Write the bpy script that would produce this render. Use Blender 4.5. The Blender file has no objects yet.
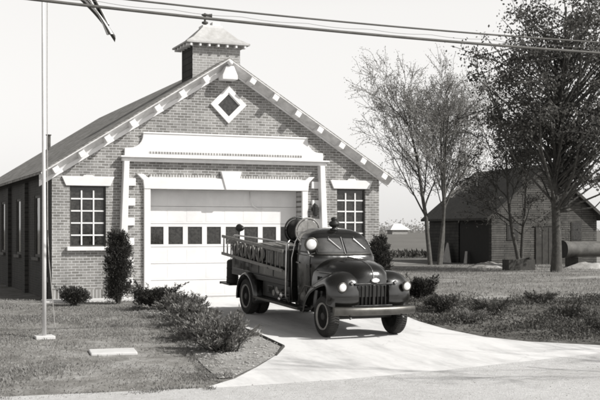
import bpy, bmesh, math, random
import numpy as np
from mathutils import Vector, Matrix
from math import radians as rad, sin, cos, pi

scene = bpy.context.scene
col = scene.collection
PI = pi

# ------------------------------------------------------------------ materials
def tint(v):
    """monochrome print tone: warm in the darks, neutral in the lights"""
    k = max(0.0, min(1.0, v / 0.55))
    return (v, v * (0.955 + 0.035 * k), v * (0.87 + 0.115 * k), 1.0)

def newmat(name):
    m = bpy.data.materials.new(name); m.use_nodes = True
    nt = m.node_tree; b = nt.nodes['Principled BSDF']
    return m, nt, b

def node(nt, t, **kw):
    n = nt.nodes.new(t)
    for k, v in kw.items(): setattr(n, k, v)
    return n

def ramp(nt, stops):
    r = node(nt, 'ShaderNodeValToRGB')
    e = r.color_ramp.elements
    while len(e) < len(stops): e.new(0.5)
    for el, (p, v) in zip(e, stops):
        el.position = p; el.color = tint(v) if not isinstance(v, tuple) else v
    return r

def plain(name, v, rough=0.6, var=0.25, scale=4.0, bump=0.0, bscale=40.0, metal=0.0, coat=0.0, detail=6, spec=0.5):
    m, nt, b = newmat(name)
    tc = node(nt, 'ShaderNodeTexCoord')
    n = node(nt, 'ShaderNodeTexNoise'); n.inputs['Scale'].default_value = scale; n.inputs['Detail'].default_value = detail
    n.inputs['Roughness'].default_value = 0.65
    nt.links.new(tc.outputs['Object'], n.inputs['Vector'])
    r = ramp(nt, [(0.3, v * (1 - var)), (0.7, min(v * (1 + var), 0.9))])
    nt.links.new(n.outputs['Fac'], r.inputs['Fac'])
    nt.links.new(r.outputs['Color'], b.inputs['Base Color'])
    b.inputs['Roughness'].default_value = rough
    b.inputs['Metallic'].default_value = metal
    b.inputs['Coat Weight'].default_value = coat
    b.inputs['Coat Roughness'].default_value = 0.08
    b.inputs['Specular IOR Level'].default_value = spec
    if bump:
        n2 = node(nt, 'ShaderNodeTexNoise'); n2.inputs['Scale'].default_value = bscale; n2.inputs['Detail'].default_value = 5
        nt.links.new(tc.outputs['Object'], n2.inputs['Vector'])
        bp = node(nt, 'ShaderNodeBump'); bp.inputs['Strength'].default_value = bump; bp.inputs['Distance'].default_value = 0.02
        nt.links.new(n2.outputs['Fac'], bp.inputs['Height'])
        nt.links.new(bp.outputs['Normal'], b.inputs['Normal'])
    return m

def brickmat(name, axis='x', bw=0.215, rh=0.078, mortar=0.0115, c1=0.18, c2=0.34, cm=0.52, offset=0.5, grime=0.25):
    m, nt, b = newmat(name)
    tc = node(nt, 'ShaderNodeTexCoord'); sp = node(nt, 'ShaderNodeSeparateXYZ'); cb = node(nt, 'ShaderNodeCombineXYZ')
    nt.links.new(tc.outputs['Object'], sp.inputs[0])
    nt.links.new(sp.outputs['X' if axis == 'x' else 'Y'], cb.inputs[0]); nt.links.new(sp.outputs['Z'], cb.inputs[1])
    # slight waviness so that no line is perfectly ruled
    wn = node(nt, 'ShaderNodeTexNoise'); wn.inputs['Scale'].default_value = 2.3; wn.inputs['Detail'].default_value = 5
    nt.links.new(cb.outputs[0], wn.inputs['Vector'])
    vm = node(nt, 'ShaderNodeVectorMath', operation='SCALE'); vm.inputs['Scale'].default_value = 0.03
    nt.links.new(wn.outputs['Color'], vm.inputs[0])
    va = node(nt, 'ShaderNodeVectorMath', operation='ADD')
    nt.links.new(cb.outputs[0], va.inputs[0]); nt.links.new(vm.outputs[0], va.inputs[1])
    br = node(nt, 'ShaderNodeTexBrick'); br.offset = offset
    br.inputs['Scale'].default_value = 1.0; br.inputs['Brick Width'].default_value = bw; br.inputs['Row Height'].default_value = rh
    br.inputs['Mortar Size'].default_value = mortar; br.inputs['Mortar Smooth'].default_value = 0.35; br.inputs['Bias'].default_value = -0.1
    br.inputs['Color1'].default_value = tint(c1); br.inputs['Color2'].default_value = tint(c2); br.inputs['Mortar'].default_value = tint(cm)
    nt.links.new(va.outputs[0], br.inputs['Vector'])
    n = node(nt, 'ShaderNodeTexNoise'); n.inputs['Scale'].default_value = 1.1; n.inputs['Detail'].default_value = 8; n.inputs['Roughness'].default_value = 0.7
    nt.links.new(tc.outputs['Object'], n.inputs['Vector'])
    r = ramp(nt, [(0.3, (1 - grime,) * 3 + (1,)), (0.72, (1.12,) * 3 + (1,))])
    nt.links.new(n.outputs['Fac'], r.inputs['Fac'])
    mx = node(nt, 'ShaderNodeMix', data_type='RGBA', blend_type='MULTIPLY'); mx.inputs['Factor'].default_value = 1
    nt.links.new(br.outputs['Color'], mx.inputs['A']); nt.links.new(r.outputs['Color'], mx.inputs['B'])
    ns = node(nt, 'ShaderNodeTexNoise'); ns.inputs['Scale'].default_value = 1.0; ns.inputs['Detail'].default_value = 7
    mp = node(nt, 'ShaderNodeMapping'); mp.inputs['Scale'].default_value = (2.2, 2.2, 0.35)
    nt.links.new(tc.outputs['Object'], mp.inputs['Vector']); nt.links.new(mp.outputs['Vector'], ns.inputs['Vector'])
    rs = ramp(nt, [(0.36, (0.72,) * 3 + (1,)), (0.6, (1.06,) * 3 + (1,))]); nt.links.new(ns.outputs['Fac'], rs.inputs['Fac'])
    mx2 = node(nt, 'ShaderNodeMix', data_type='RGBA', blend_type='MULTIPLY'); mx2.inputs['Factor'].default_value = 0.8
    nt.links.new(mx.outputs['Result'], mx2.inputs['A']); nt.links.new(rs.outputs['Color'], mx2.inputs['B'])
    nt.links.new(mx2.outputs['Result'], b.inputs['Base Color'])
    b.inputs['Roughness'].default_value = 0.85
    n3 = node(nt, 'ShaderNodeTexNoise'); n3.inputs['Scale'].default_value = 60
    nt.links.new(tc.outputs['Object'], n3.inputs['Vector'])
    ad = node(nt, 'ShaderNodeMath', operation='MULTIPLY_ADD'); ad.inputs[1].default_value = -1.0
    mu = node(nt, 'ShaderNodeMath', operation='MULTIPLY'); mu.inputs[1].default_value = 0.3
    nt.links.new(n3.outputs['Fac'], mu.inputs[0])
    nt.links.new(br.outputs['Fac'], ad.inputs[0]); nt.links.new(mu.outputs[0], ad.inputs[2])
    bp = node(nt, 'ShaderNodeBump'); bp.inputs['Strength'].default_value = 0.6; bp.inputs['Distance'].default_value = 0.012
    nt.links.new(ad.outputs[0], bp.inputs['Height']); nt.links.new(bp.outputs['Normal'], b.inputs['Normal'])
    return m

def leafmat(name, lo, hi, trans=0.25, rough=0.6):
    m, nt, b = newmat(name)
    g = node(nt, 'ShaderNodeNewGeometry')
    tc = node(nt, 'ShaderNodeTexCoord')
    n = node(nt, 'ShaderNodeTexNoise'); n.inputs['Scale'].default_value = 1.3; n.inputs['Detail'].default_value = 3
    nt.links.new(tc.outputs['Object'], n.inputs['Vector'])
    av = node(nt, 'ShaderNodeMath', operation='MULTIPLY_ADD'); av.inputs[1].default_value = 0.55
    mu = node(nt, 'ShaderNodeMath', operation='MULTIPLY'); mu.inputs[1].default_value = 0.45
    nt.links.new(n.outputs['Fac'], mu.inputs[0])
    nt.links.new(g.outputs['Random Per Island'], av.inputs[0]); nt.links.new(mu.outputs[0], av.inputs[2])
    r = ramp(nt, [(0.1, lo), (0.85, hi)])
    nt.links.new(av.outputs[0], r.inputs['Fac'])
    nt.links.new(r.outputs['Color'], b.inputs['Base Color'])
    b.inputs['Roughness'].default_value = rough; b.inputs['Specular IOR Level'].default_value = 0.25
    t = node(nt, 'ShaderNodeBsdfTranslucent'); nt.links.new(r.outputs['Color'], t.inputs['Color'])
    ms = node(nt, 'ShaderNodeMixShader'); ms.inputs[0].default_value = trans
    out = nt.nodes['Material Output']
    nt.links.new(b.outputs[0], ms.inputs[1]); nt.links.new(t.outputs[0], ms.inputs[2]); nt.links.new(ms.outputs[0], out.inputs['Surface'])
    return m

def groundmat(name, stops, s1=0.35, s2=6.0, s3=45.0, bump=0.5, w=(0.45, 0.35, 0.2), stretch=None):
    m, nt, b = newmat(name)
    tc = node(nt, 'ShaderNodeTexCoord')
    src = tc.outputs['Object']
    if stretch:
        mp = node(nt, 'ShaderNodeMapping'); mp.inputs['Scale'].default_value = stretch
        nt.links.new(src, mp.inputs['Vector']); src = mp.outputs['Vector']
    last = None
    for s, wt in zip((s1, s2, s3), w):
        n = node(nt, 'ShaderNodeTexNoise'); n.inputs['Scale'].default_value = s; n.inputs['Detail'].default_value = 6; n.inputs['Roughness'].default_value = 0.7
        nt.links.new(src, n.inputs['Vector'])
        ma = node(nt, 'ShaderNodeMath', operation='MULTIPLY_ADD'); ma.inputs[1].default_value = wt
        nt.links.new(n.outputs['Fac'], ma.inputs[0])
        if last: nt.links.new(last.outputs[0], ma.inputs[2])
        else: ma.inputs[2].default_value = 0.0
        last = ma
    r = ramp(nt, stops); nt.links.new(last.outputs[0], r.inputs['Fac'])
    nt.links.new(r.outputs['Color'], b.inputs['Base Color'])
    b.inputs['Roughness'].default_value = 0.95; b.inputs['Specular IOR Level'].default_value = 0.15
    bp = node(nt, 'ShaderNodeBump'); bp.inputs['Strength'].default_value = bump; bp.inputs['Distance'].default_value = 0.05
    nt.links.new(last.outputs[0], bp.inputs['Height']); nt.links.new(bp.outputs['Normal'], b.inputs['Normal'])
    return m

M = {}
M['brick'] = brickmat('face_brick')
M['brick_shaded'] = brickmat('shaded_brick', 'y', c1=0.03, c2=0.05, cm=0.065)  # face brick darkened: the side walls' shade is painted into the colour
M['soldier'] = brickmat('soldier_brick', 'x', bw=0.1, rh=0.34, mortar=0.016, offset=0.0)
M['dentil'] = brickmat('dentil_brick', 'x', bw=0.085, rh=0.4, mortar=0.022, c1=0.22, c2=0.3, cm=0.62, offset=0.0)
M['cup_brick'] = brickmat('cupola_brick', 'x', c1=0.3, c2=0.4, cm=0.55)
M['stone'] = plain('white_cast_stone', 0.72, 0.75, 0.08, 2.5, 0.15, 60)
M['white'] = plain('white_paint', 0.74, 0.5, 0.08, 3.0, 0.08, 25)
M['door_white'] = plain('door_paint', 0.69, 0.45, 0.08, 1.6, 0.05, 18)
M['dark_frame'] = plain('dark_sash', 0.05, 0.5, 0.3)
M['soffit'] = plain('soffit_paint', 0.5, 0.7, 0.12, 5)
M['frame_shaded'] = plain('shaded_frame', 0.07, 0.7, 0.2, 5)  # pale side-window frames and sills darkened to paint in the wall's shade
M['cove'] = plain('cornice_paint', 0.62, 0.7, 0.2, 5)
M['concrete'] = groundmat('driveway_concrete', [(0.3, 0.42), (0.44, 0.66), (0.7, 0.74)], 0.5, 5.0, 60.0, 0.12)
def concrete_marks(m):
    nt = m.node_tree; b = nt.nodes['Principled BSDF']
    src = b.inputs['Base Color'].links[0].from_socket
    tc = node(nt, 'ShaderNodeTexCoord'); sp = node(nt, 'ShaderNodeSeparateXYZ'); nt.links.new(tc.outputs['Object'], sp.inputs[0])
    facs = []
    for ax, per, off in (('Y', 3.4, 0.9), ('X', 5.2, 0.0)):
        a = node(nt, 'ShaderNodeMath', operation='ADD'); a.inputs[1].default_value = off + 100 * per; nt.links.new(sp.outputs[ax], a.inputs[0])
        mo = node(nt, 'ShaderNodeMath', operation='MODULO'); mo.inputs[1].default_value = per; nt.links.new(a.outputs[0], mo.inputs[0])
        lt = node(nt, 'ShaderNodeMath', operation='LESS_THAN'); lt.inputs[1].default_value = 0.022; nt.links.new(mo.outputs[0], lt.inputs[0]); facs.append(lt)
    ds = node(nt, 'ShaderNodeTexNoise'); ds.inputs['Scale'].default_value = 1.4; nt.links.new(tc.outputs['Object'], ds.inputs['Vector'])
    vm = node(nt, 'ShaderNodeVectorMath', operation='ADD'); nt.links.new(tc.outputs['Object'], vm.inputs[0]); nt.links.new(ds.outputs['Color'], vm.inputs[1])
    vo = node(nt, 'ShaderNodeTexVoronoi', feature='DISTANCE_TO_EDGE'); vo.inputs['Scale'].default_value = 0.32; nt.links.new(vm.outputs[0], vo.inputs['Vector'])
    l2 = node(nt, 'ShaderNodeMath', operation='LESS_THAN'); l2.inputs[1].default_value = 0.0035; nt.links.new(vo.outputs['Distance'], l2.inputs[0]); facs.append(l2)
    mxx = node(nt, 'ShaderNodeMath', operation='MAXIMUM'); nt.links.new(facs[0].outputs[0], mxx.inputs[0]); nt.links.new(facs[1].outputs[0], mxx.inputs[1])
    mx3 = node(nt, 'ShaderNodeMath', operation='MAXIMUM'); nt.links.new(mxx.outputs[0], mx3.inputs[0]); nt.links.new(l2.outputs[0], mx3.inputs[1])
    sc_ = node(nt, 'ShaderNodeMath', operation='MULTIPLY'); sc_.inputs[1].default_value = 0.13; nt.links.new(mx3.outputs[0], sc_.inputs[0])
    mix = node(nt, 'ShaderNodeMix', data_type='RGBA'); mix.inputs['B'].default_value = tint(0.2)
    nt.links.new(sc_.outputs[0], mix.inputs['Factor']); nt.links.new(src, mix.inputs['A'])
    # oil and tyre staining
    sn = node(nt, 'ShaderNodeTexNoise'); sn.inputs['Scale'].default_value = 0.9; sn.inputs['Detail'].default_value = 8; sn.inputs['Roughness'].default_value = 0.7
    mp = node(nt, 'ShaderNodeMapping'); mp.inputs['Scale'].default_value = (1.6, 0.35, 1); nt.links.new(tc.outputs['Object'], mp.inputs['Vector']); nt.links.new(mp.outputs['Vector'], sn.inputs['Vector'])
    rr = ramp(nt, [(0.38, (0.8,) * 3 + (1,)), (0.55, (1.0,) * 3 + (1,))]); nt.links.new(sn.outputs['Fac'], rr.inputs['Fac'])
    mu = node(nt, 'ShaderNodeMix', data_type='RGBA', blend_type='MULTIPLY'); mu.inputs['Factor'].default_value = 1
    nt.links.new(mix.outputs['Result'], mu.inputs['A']); nt.links.new(rr.outputs['Color'], mu.inputs['B']); nt.links.new(mu.outputs['Result'], b.inputs['Base Color'])
concrete_marks(M['concrete'])
M['path'] = groundmat('path_concrete', [(0.3, 0.5), (0.7, 0.66)], 0.8, 6.0, 60.0, 0.1)
M['gravel'] = groundmat('road_gravel', [(0.34, 0.36), (0.5, 0.56), (0.66, 0.72)], 0.6, 9.0, 38.0, 0.9, (0.25, 0.3, 0.45))
M['lawn'] = groundmat('lawn_ground', [(0.37, 0.09), (0.5, 0.22), (0.62, 0.42)], 0.5, 2.2, 24.0, 0.9, (0.35, 0.35, 0.3))
M['field'] = groundmat('field_crop', [(0.35, 0.1), (0.5, 0.15), (0.65, 0.2)], 0.05, 0.6, 4.0, 0.5, (0.3, 0.35, 0.35), (1, 0.4, 1))
M['bed'] = groundmat('bed_gravel', [(0.36, 0.16), (0.5, 0.34), (0.64, 0.58)], 1.2, 9.0, 32.0, 1.0, (0.25, 0.35, 0.4))
M['cover_ground'] = groundmat('dark_ground', [(0.37, 0.045), (0.5, 0.12), (0.63, 0.3)], 0.7, 3.5, 22.0, 0.9, (0.4, 0.35, 0.25))
M['dirt'] = groundmat('bare_dirt', [(0.36, 0.16), (0.5, 0.3), (0.62, 0.46)], 0.8, 5.0, 30.0, 0.6)
M['glass'] = plain('dark_glass', 0.03, 0.08, 0.8, 13, 0.12, 3.0, spec=0.6)  # colour mottling paints in reflected branches
M['screen'] = plain('windscreen_glass', 0.03, 0.05, 0.9, 7, 0.25, 4.0, spec=1.0); M['screen'].node_tree.nodes['Principled BSDF'].inputs['IOR'].default_value = 2.1  # blotchy base colour paints a hint of reflected trees and sky
M['paint'] = plain('fire_truck_paint', 0.01, 0.22, 0.25, 3.0, 0.02, 5.0, coat=0.75)
def worn(m, lo, hi):
    nt = m.node_tree; b = nt.nodes['Principled BSDF']
    tc = node(nt, 'ShaderNodeTexCoord'); n = node(nt, 'ShaderNodeTexNoise'); n.inputs['Scale'].default_value = 4; n.inputs['Detail'].default_value = 9; n.inputs['Roughness'].default_value = 0.75
    nt.links.new(tc.outputs['Object'], n.inputs['Vector'])
    mr = node(nt, 'ShaderNodeMapRange'); mr.inputs['From Min'].default_value = 0.35; mr.inputs['From Max'].default_value = 0.65
    mr.inputs['To Min'].default_value = lo; mr.inputs['To Max'].default_value = hi
    nt.links.new(n.outputs['Fac'], mr.inputs['Value']); nt.links.new(mr.outputs[0], b.inputs['Roughness']); nt.links.new(mr.outputs[0], b.inputs['Coat Roughness'])
worn(M['paint'], 0.07, 0.28)
def tread(m):
    nt = m.node_tree; b = nt.nodes['Principled BSDF']
    tc = node(nt, 'ShaderNodeTexCoord'); sp = node(nt, 'ShaderNodeSeparateXYZ'); nt.links.new(tc.outputs['Object'], sp.inputs[0])
    at_ = node(nt, 'ShaderNodeMath', operation='ARCTAN2'); nt.links.new(sp.outputs['Y'], at_.inputs[0]); nt.links.new(sp.outputs['Z'], at_.inputs[1])
    ab = node(nt, 'ShaderNodeMath', operation='ABSOLUTE'); nt.links.new(sp.outputs['X'], ab.inputs[0])
    m1 = node(nt, 'ShaderNodeMath', operation='MULTIPLY_ADD'); m1.inputs[1].default_value = 52.0; nt.links.new(at_.outputs[0], m1.inputs[0])
    m2 = node(nt, 'ShaderNodeMath', operation='MULTIPLY'); m2.inputs[1].default_value = 40.0; nt.links.new(ab.outputs[0], m2.inputs[0]); nt.links.new(m2.outputs[0], m1.inputs[2])
    si = node(nt, 'ShaderNodeMath', operation='SINE'); nt.links.new(m1.outputs[0], si.inputs[0])
    bp = node(nt, 'ShaderNodeBump'); bp.inputs['Strength'].default_value = 0.8; bp.inputs['Distance'].default_value = 0.012
    nt.links.new(si.outputs[0], bp.inputs['Height']); nt.links.new(bp.outputs['Normal'], b.inputs['Normal'])
M['paint_dull'] = plain('truck_body_paint', 0.013, 0.36, 0.4, 5.0)
M['black'] = plain('black_iron', 0.015, 0.5, 0.3, 8)
M['rubber'] = plain('tyre_rubber', 0.022, 0.85, 0.35, 12, 0.3, 60)
M['chrome'] = plain('worn_chrome', 0.55, 0.3, 0.15, 6, metal=1.0)
M['bumper'] = plain('bumper_steel', 0.1, 0.42, 0.3, 5, metal=0.8)
M['brass'] = plain('dull_brass', 0.3, 0.4, 0.3, 9, metal=0.7)
M['lens'] = plain('lamp_lens', 0.72, 0.15, 0.04, 20)
M['ring'] = plain('rim_paint', 0.24, 0.6, 0.35, 9)
M['wood_light'] = plain('ladder_wood', 0.2, 0.55, 0.3, 9)
M['hose'] = plain('hose_canvas', 0.24, 0.85, 0.3, 12, 0.3, 60)
M['steel_post'] = plain('pole_paint', 0.62, 0.5, 0.1, 3)
M['wire'] = plain('cable_sheath', 0.09, 0.7, 0.3, 3)
M['rope'] = plain('halyard_rope', 0.35, 0.9, 0.2, 20)
M['bark'] = plain('tree_bark', 0.065, 0.9, 0.45, 6, 0.8, 14)
M['bark_grey'] = plain('grey_bark', 0.09, 0.9, 0.35, 6, 0.6, 14)
M['twig'] = plain('twig_bark', 0.24, 0.9, 0.3, 6)
M['leaf_dark'] = leafmat('dark_leaf', 0.025, 0.19, 0.38)
M['leaf_bud'] = leafmat('spring_bud', 0.2, 0.42, 0.35)
M['needle'] = leafmat('evergreen_needle', 0.012, 0.075, 0.12)
M['feather'] = leafmat('juniper_spray', 0.06, 0.3, 0.25)
M['weed'] = leafmat('weed_leaf', 0.025, 0.15, 0.15)
M['weed_dry'] = leafmat('dry_stalk', 0.12, 0.32, 0.2)
M['blade'] = leafmat('grass_blade', 0.1, 0.38, 0.3)
M['barn_board'] = plain('weathered_board', 0.27, 0.85, 0.4, 3, 0.4, 22)
M['barn_dark'] = plain('dark_barn_board', 0.05, 0.9, 0.4, 3, 0.4, 22)
M['barn_roof'] = plain('barn_shingle', 0.035, 0.9, 0.4, 2.5, 0.6, 12)
M['void'] = plain('dark_opening', 0.012, 0.9, 0.2)
M['pipe'] = plain('pipe_iron', 0.1, 0.75, 0.5, 2, 0.4, 12)
M['pipe_dark'] = plain('pipe_inside', 0.02, 0.8, 0.3)
M['plank'] = plain('pale_plank', 0.34, 0.8, 0.2, 6)
M['timber'] = plain('old_timber', 0.05, 0.9, 0.4, 6)
M['sand'] = groundmat('sand_heap', [(0.35, 0.16), (0.5, 0.32), (0.65, 0.5)], 0.8, 5, 25, 0.8)
M['rock'] = plain('bed_stone', 0.32, 0.9, 0.35, 8, 0.4, 30)

def shingle():
    m, nt, b = newmat('roof_shingle')
    tc = node(nt, 'ShaderNodeTexCoord'); sp = node(nt, 'ShaderNodeSeparateXYZ'); cb = node(nt, 'ShaderNodeCombineXYZ')
    nt.links.new(tc.outputs['Object'], sp.inputs[0]); nt.links.new(sp.outputs['Y'], cb.inputs[0]); nt.links.new(sp.outputs['Z'], cb.inputs[1])
    br = node(nt, 'ShaderNodeTexBrick'); br.inputs['Scale'].default_value = 1
    br.inputs['Brick Width'].default_value = 0.3; br.inputs['Row Height'].default_value = 0.075; br.inputs['Mortar Size'].default_value = 0.006
    br.inputs['Color1'].default_value = tint(0.17); br.inputs['Color2'].default_value = tint(0.3); br.inputs['Mortar'].default_value = tint(0.08)
    nt.links.new(cb.outputs[0], br.inputs['Vector'])
    n = node(nt, 'ShaderNodeTexNoise'); n.inputs['Scale'].default_value = 2.2; n.inputs['Detail'].default_value = 8
    nt.links.new(tc.outputs['Object'], n.inputs['Vector'])
    r = ramp(nt, [(0.3, (0.7,) * 3 + (1,)), (0.7, (1.25,) * 3 + (1,))]); nt.links.new(n.outputs['Fac'], r.inputs['Fac'])
    mx = node(nt, 'ShaderNodeMix', data_type='RGBA', blend_type='MULTIPLY'); mx.inputs['Factor'].default_value = 1
    nt.links.new(br.outputs['Color'], mx.inputs['A']); nt.links.new(r.outputs['Color'], mx.inputs['B'])
    nt.links.new(mx.outputs['Result'], b.inputs['Base Color']); b.inputs['Roughness'].default_value = 0.9
    bp = node(nt, 'ShaderNodeBump'); bp.inputs['Strength'].default_value = 0.7; bp.inputs['Distance'].default_value = 0.02; bp.invert = True
    nt.links.new(br.outputs['Fac'], bp.inputs['Height']); nt.links.new(bp.outputs['Normal'], b.inputs['Normal'])
    return m
M['shingle'] = shingle()

def boards(name, lo, hi, rh=0.2, axis='x'):
    m, nt, b = newmat(name)
    tc = node(nt, 'ShaderNodeTexCoord'); sp = node(nt, 'ShaderNodeSeparateXYZ'); cb = node(nt, 'ShaderNodeCombineXYZ')
    nt.links.new(tc.outputs['Object'], sp.inputs[0]); nt.links.new(sp.outputs['X' if axis == 'x' else 'Y'], cb.inputs[0]); nt.links.new(sp.outputs['Z'], cb.inputs[1])
    br = node(nt, 'ShaderNodeTexBrick'); br.inputs['Scale'].default_value = 1
    br.inputs['Brick Width'].default_value = 1.7; br.inputs['Row Height'].default_value = rh; br.inputs['Mortar Size'].default_value = 0.018
    br.inputs['Color1'].default_value = tint(lo); br.inputs['Color2'].default_value = tint(hi); br.inputs['Mortar'].default_value = tint(lo * 0.3)
    nt.links.new(cb.outputs[0], br.inputs['Vector'])
    n = node(nt, 'ShaderNodeTexNoise'); n.inputs['Scale'].default_value = 1.6; n.inputs['Detail'].default_value = 8; n.inputs['Roughness'].default_value = 0.75
    nt.links.new(tc.outputs['Object'], n.inputs['Vector'])
    r = ramp(nt, [(0.35, (0.45,) * 3 + (1,)), (0.65, (1.2,) * 3 + (1,))]); nt.links.new(n.outputs['Fac'], r.inputs['Fac'])
    mx = node(nt, 'ShaderNodeMix', data_type='RGBA', blend_type='MULTIPLY'); mx.inputs['Factor'].default_value = 1
    nt.links.new(br.outputs['Color'], mx.inputs['A']); nt.links.new(r.outputs['Color'], mx.inputs['B'])
    nt.links.new(mx.outputs['Result'], b.inputs['Base Color']); b.inputs['Roughness'].default_value = 0.9
    return m
M['siding'] = boards('grey_siding', 0.09, 0.125, 0.13)
M['siding_shaded'] = boards('shaded_siding', 0.03, 0.05, 0.2, 'y')  # darkened siding copy, shade painted into the boards

def stripes():
    m, nt, b = newmat('flag_cloth')
    uv = node(nt, 'ShaderNodeUVMap'); sp = node(nt, 'ShaderNodeSeparateXYZ'); nt.links.new(uv.outputs[0], sp.inputs[0])
    mu = node(nt, 'ShaderNodeMath', operation='MULTIPLY'); mu.inputs[1].default_value = 6.5; nt.links.new(sp.outputs['Y'], mu.inputs[0])
    fr = node(nt, 'ShaderNodeMath', operation='FRACT'); nt.links.new(mu.outputs[0], fr.inputs[0])
    gt = node(nt, 'ShaderNodeMath', operation='GREATER_THAN'); gt.inputs[1].default_value = 0.5; nt.links.new(fr.outputs[0], gt.inputs[0])
    cx = node(nt, 'ShaderNodeMath', operation='LESS_THAN'); cx.inputs[1].default_value = 0.4; nt.links.new(sp.outputs['X'], cx.inputs[0])
    cy = node(nt, 'ShaderNodeMath', operation='GREATER_THAN'); cy.inputs[1].default_value = 0.46; nt.links.new(sp.outputs['Y'], cy.inputs[0])
    cc = node(nt, 'ShaderNodeMath', operation='MULTIPLY'); nt.links.new(cx.outputs[0], cc.inputs[0]); nt.links.new(cy.outputs[0], cc.inputs[1])
    m1 = node(nt, 'ShaderNodeMix', data_type='RGBA'); m1.inputs['A'].default_value = tint(0.06); m1.inputs['B'].default_value = tint(0.6)
    nt.links.new(gt.outputs[0], m1.inputs['Factor'])
    m2 = node(nt, 'ShaderNodeMix', data_type='RGBA'); m2.inputs['B'].default_value = tint(0.04)
    nt.links.new(cc.outputs[0], m2.inputs['Factor']); nt.links.new(m1.outputs['Result'], m2.inputs['A'])
    nt.links.new(m2.outputs['Result'], b.inputs['Base Color']); b.inputs['Roughness'].default_value = 0.9
    return m
M['flag'] = stripes()

# ------------------------------------------------------------------ mesh helpers
class MB:
    def __init__(s): s.v = []; s.f = []
    def add(s, vs, fs):
        o = len(s.v); s.v += [tuple(v) for v in vs]; s.f += [tuple(i + o for i in f) for f in fs]; return s
    def quad(s, a, b, c, d): return s.add([a, b, c, d], [(0, 1, 2, 3)])
    def poly(s, pts): return s.add(pts, [tuple(range(len(pts)))])
    def box(s, x0, x1, y0, y1, z0, z1, mat=None):
        vs = [Vector((x, y, z)) for z in (z0, z1) for (x, y) in ((x0, y0), (x1, y0), (x1, y1), (x0, y1))]
        if mat is not None: vs = [mat @ v for v in vs]
        return s.add(vs, [(3, 2, 1, 0), (4, 5, 6, 7), (0, 1, 5, 4), (1, 2, 6, 5), (2, 3, 7, 6), (3, 0, 4, 7)])
    def prism(s, pts, vec):
        """closed prism: polygon pts (list of 3-vectors) swept by vec"""
        n = len(pts); vec = Vector(vec)
        a = [Vector(p) for p in pts]; b = [p + vec for p in a]
        fs = [tuple(range(n))[::-1], tuple(range(n, 2 * n))] + [(i, (i + 1) % n, n + (i + 1) % n, n + i) for i in range(n)]
        return s.add(a + b, fs)
    def tube(s, pts, rs, n=8, caps=True):
        pts = [Vector(p) for p in pts]
        if not hasattr(rs, '__len__'): rs = [rs] * len(pts)
        o = len(s.v); up = None
        for i, p in enumerate(pts):
            d = (pts[min(i + 1, len(pts) - 1)] - pts[max(i - 1, 0)])
            if d.length < 1e-9: d = Vector((0, 0, 1))
            d.normalize()
            if up is None:
                up = d.orthogonal().normalized()
            else:
                up = (up - d * up.dot(d))
                up = up.normalized() if up.length > 1e-6 else d.orthogonal().normalized()
            w = d.cross(up)
            for k in range(n):
                a = 2 * PI * k / n
                s.v.append(tuple(p + (up * cos(a) + w * sin(a)) * rs[i]))
        for i in range(len(pts) - 1):
            for k in range(n):
                a = o + i * n + k; b = o + i * n + (k + 1) % n
                s.f.append((a, b, b + n, a + n))
        if caps and n > 2:
            s.f.append(tuple(o + k for k in range(n))[::-1]); s.f.append(tuple(o + (len(pts) - 1) * n + k for k in range(n)))
        return s
    def lathe(s, prof, origin=(0, 0, 0), axis='z', n=24):
        """prof: list of (radius, height)"""
        o = len(s.v); O = Vector(origin)
        for r, h in prof:
            for k in range(n):
                a = 2 * PI * k / n; c, d = r * cos(a), r * sin(a)
                p = {'z': (c, d, h), 'x': (h, c, d), 'y': (d, h, c)}[axis]
                s.v.append(tuple(O + Vector(p)))
        for i in range(len(prof) - 1):
            for k in range(n):
                a = o + i * n + k; b = o + i * n + (k + 1) % n
                s.f.append((a, b, b + n, a + n))
        s.f.append(tuple(o + k for k in range(n))[::-1]); s.f.append(tuple(o + (len(prof) - 1) * n + k for k in range(n)))
        return s
    def grid(s, rows, closed=False):
        """rows: list of equal-length point lists"""
        o = len(s.v); m = len(rows[0])
        for r in rows: s.v += [tuple(p) for p in r]
        for i in range(len(rows) - 1):
            for k in range(m if closed else m - 1):
                a = o + i * m + k; b = o + i * m + (k + 1) % m
                s.f.append((a, b, b + m, a + m))
        return s
    def build(s, name, mat, parent=None, smooth=False, bevel=0.0, subsurf=0, solid=0.0, fix=True):
        me = bpy.data.meshes.new(name); me.from_pydata(s.v, [], s.f); me.update()
        if fix:
            bm = bmesh.new(); bm.from_mesh(me); bmesh.ops.recalc_face_normals(bm, faces=bm.faces); bm.to_mesh(me); bm.free()
        if smooth:
            me.polygons.foreach_set('use_smooth', [True] * len(me.polygons))
        o = bpy.data.objects.new(name, me); col.objects.link(o)
        if mat is not None: me.materials.append(mat)
        if parent is not None: o.parent = parent
        if solid:
            md = o.modifiers.new('Solidify', 'SOLIDIFY'); md.thickness = solid; md.offset = -1
        if bevel:
            md = o.modifiers.new('Bevel', 'BEVEL'); md.width = bevel; md.segments = 2; md.limit_method = 'ANGLE'; md.angle_limit = rad(40)
        if subsurf:
            md = o.modifiers.new('Subsurf', 'SUBSURF'); md.levels = subsurf; md.render_levels = subsurf
        return o

def smooth_by_angle(o, ang=40):
    me = o.data; me.polygons.foreach_set('use_smooth', [True] * len(me.polygons))
    me.set_sharp_from_angle(angle=rad(ang))
    return o

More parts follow.
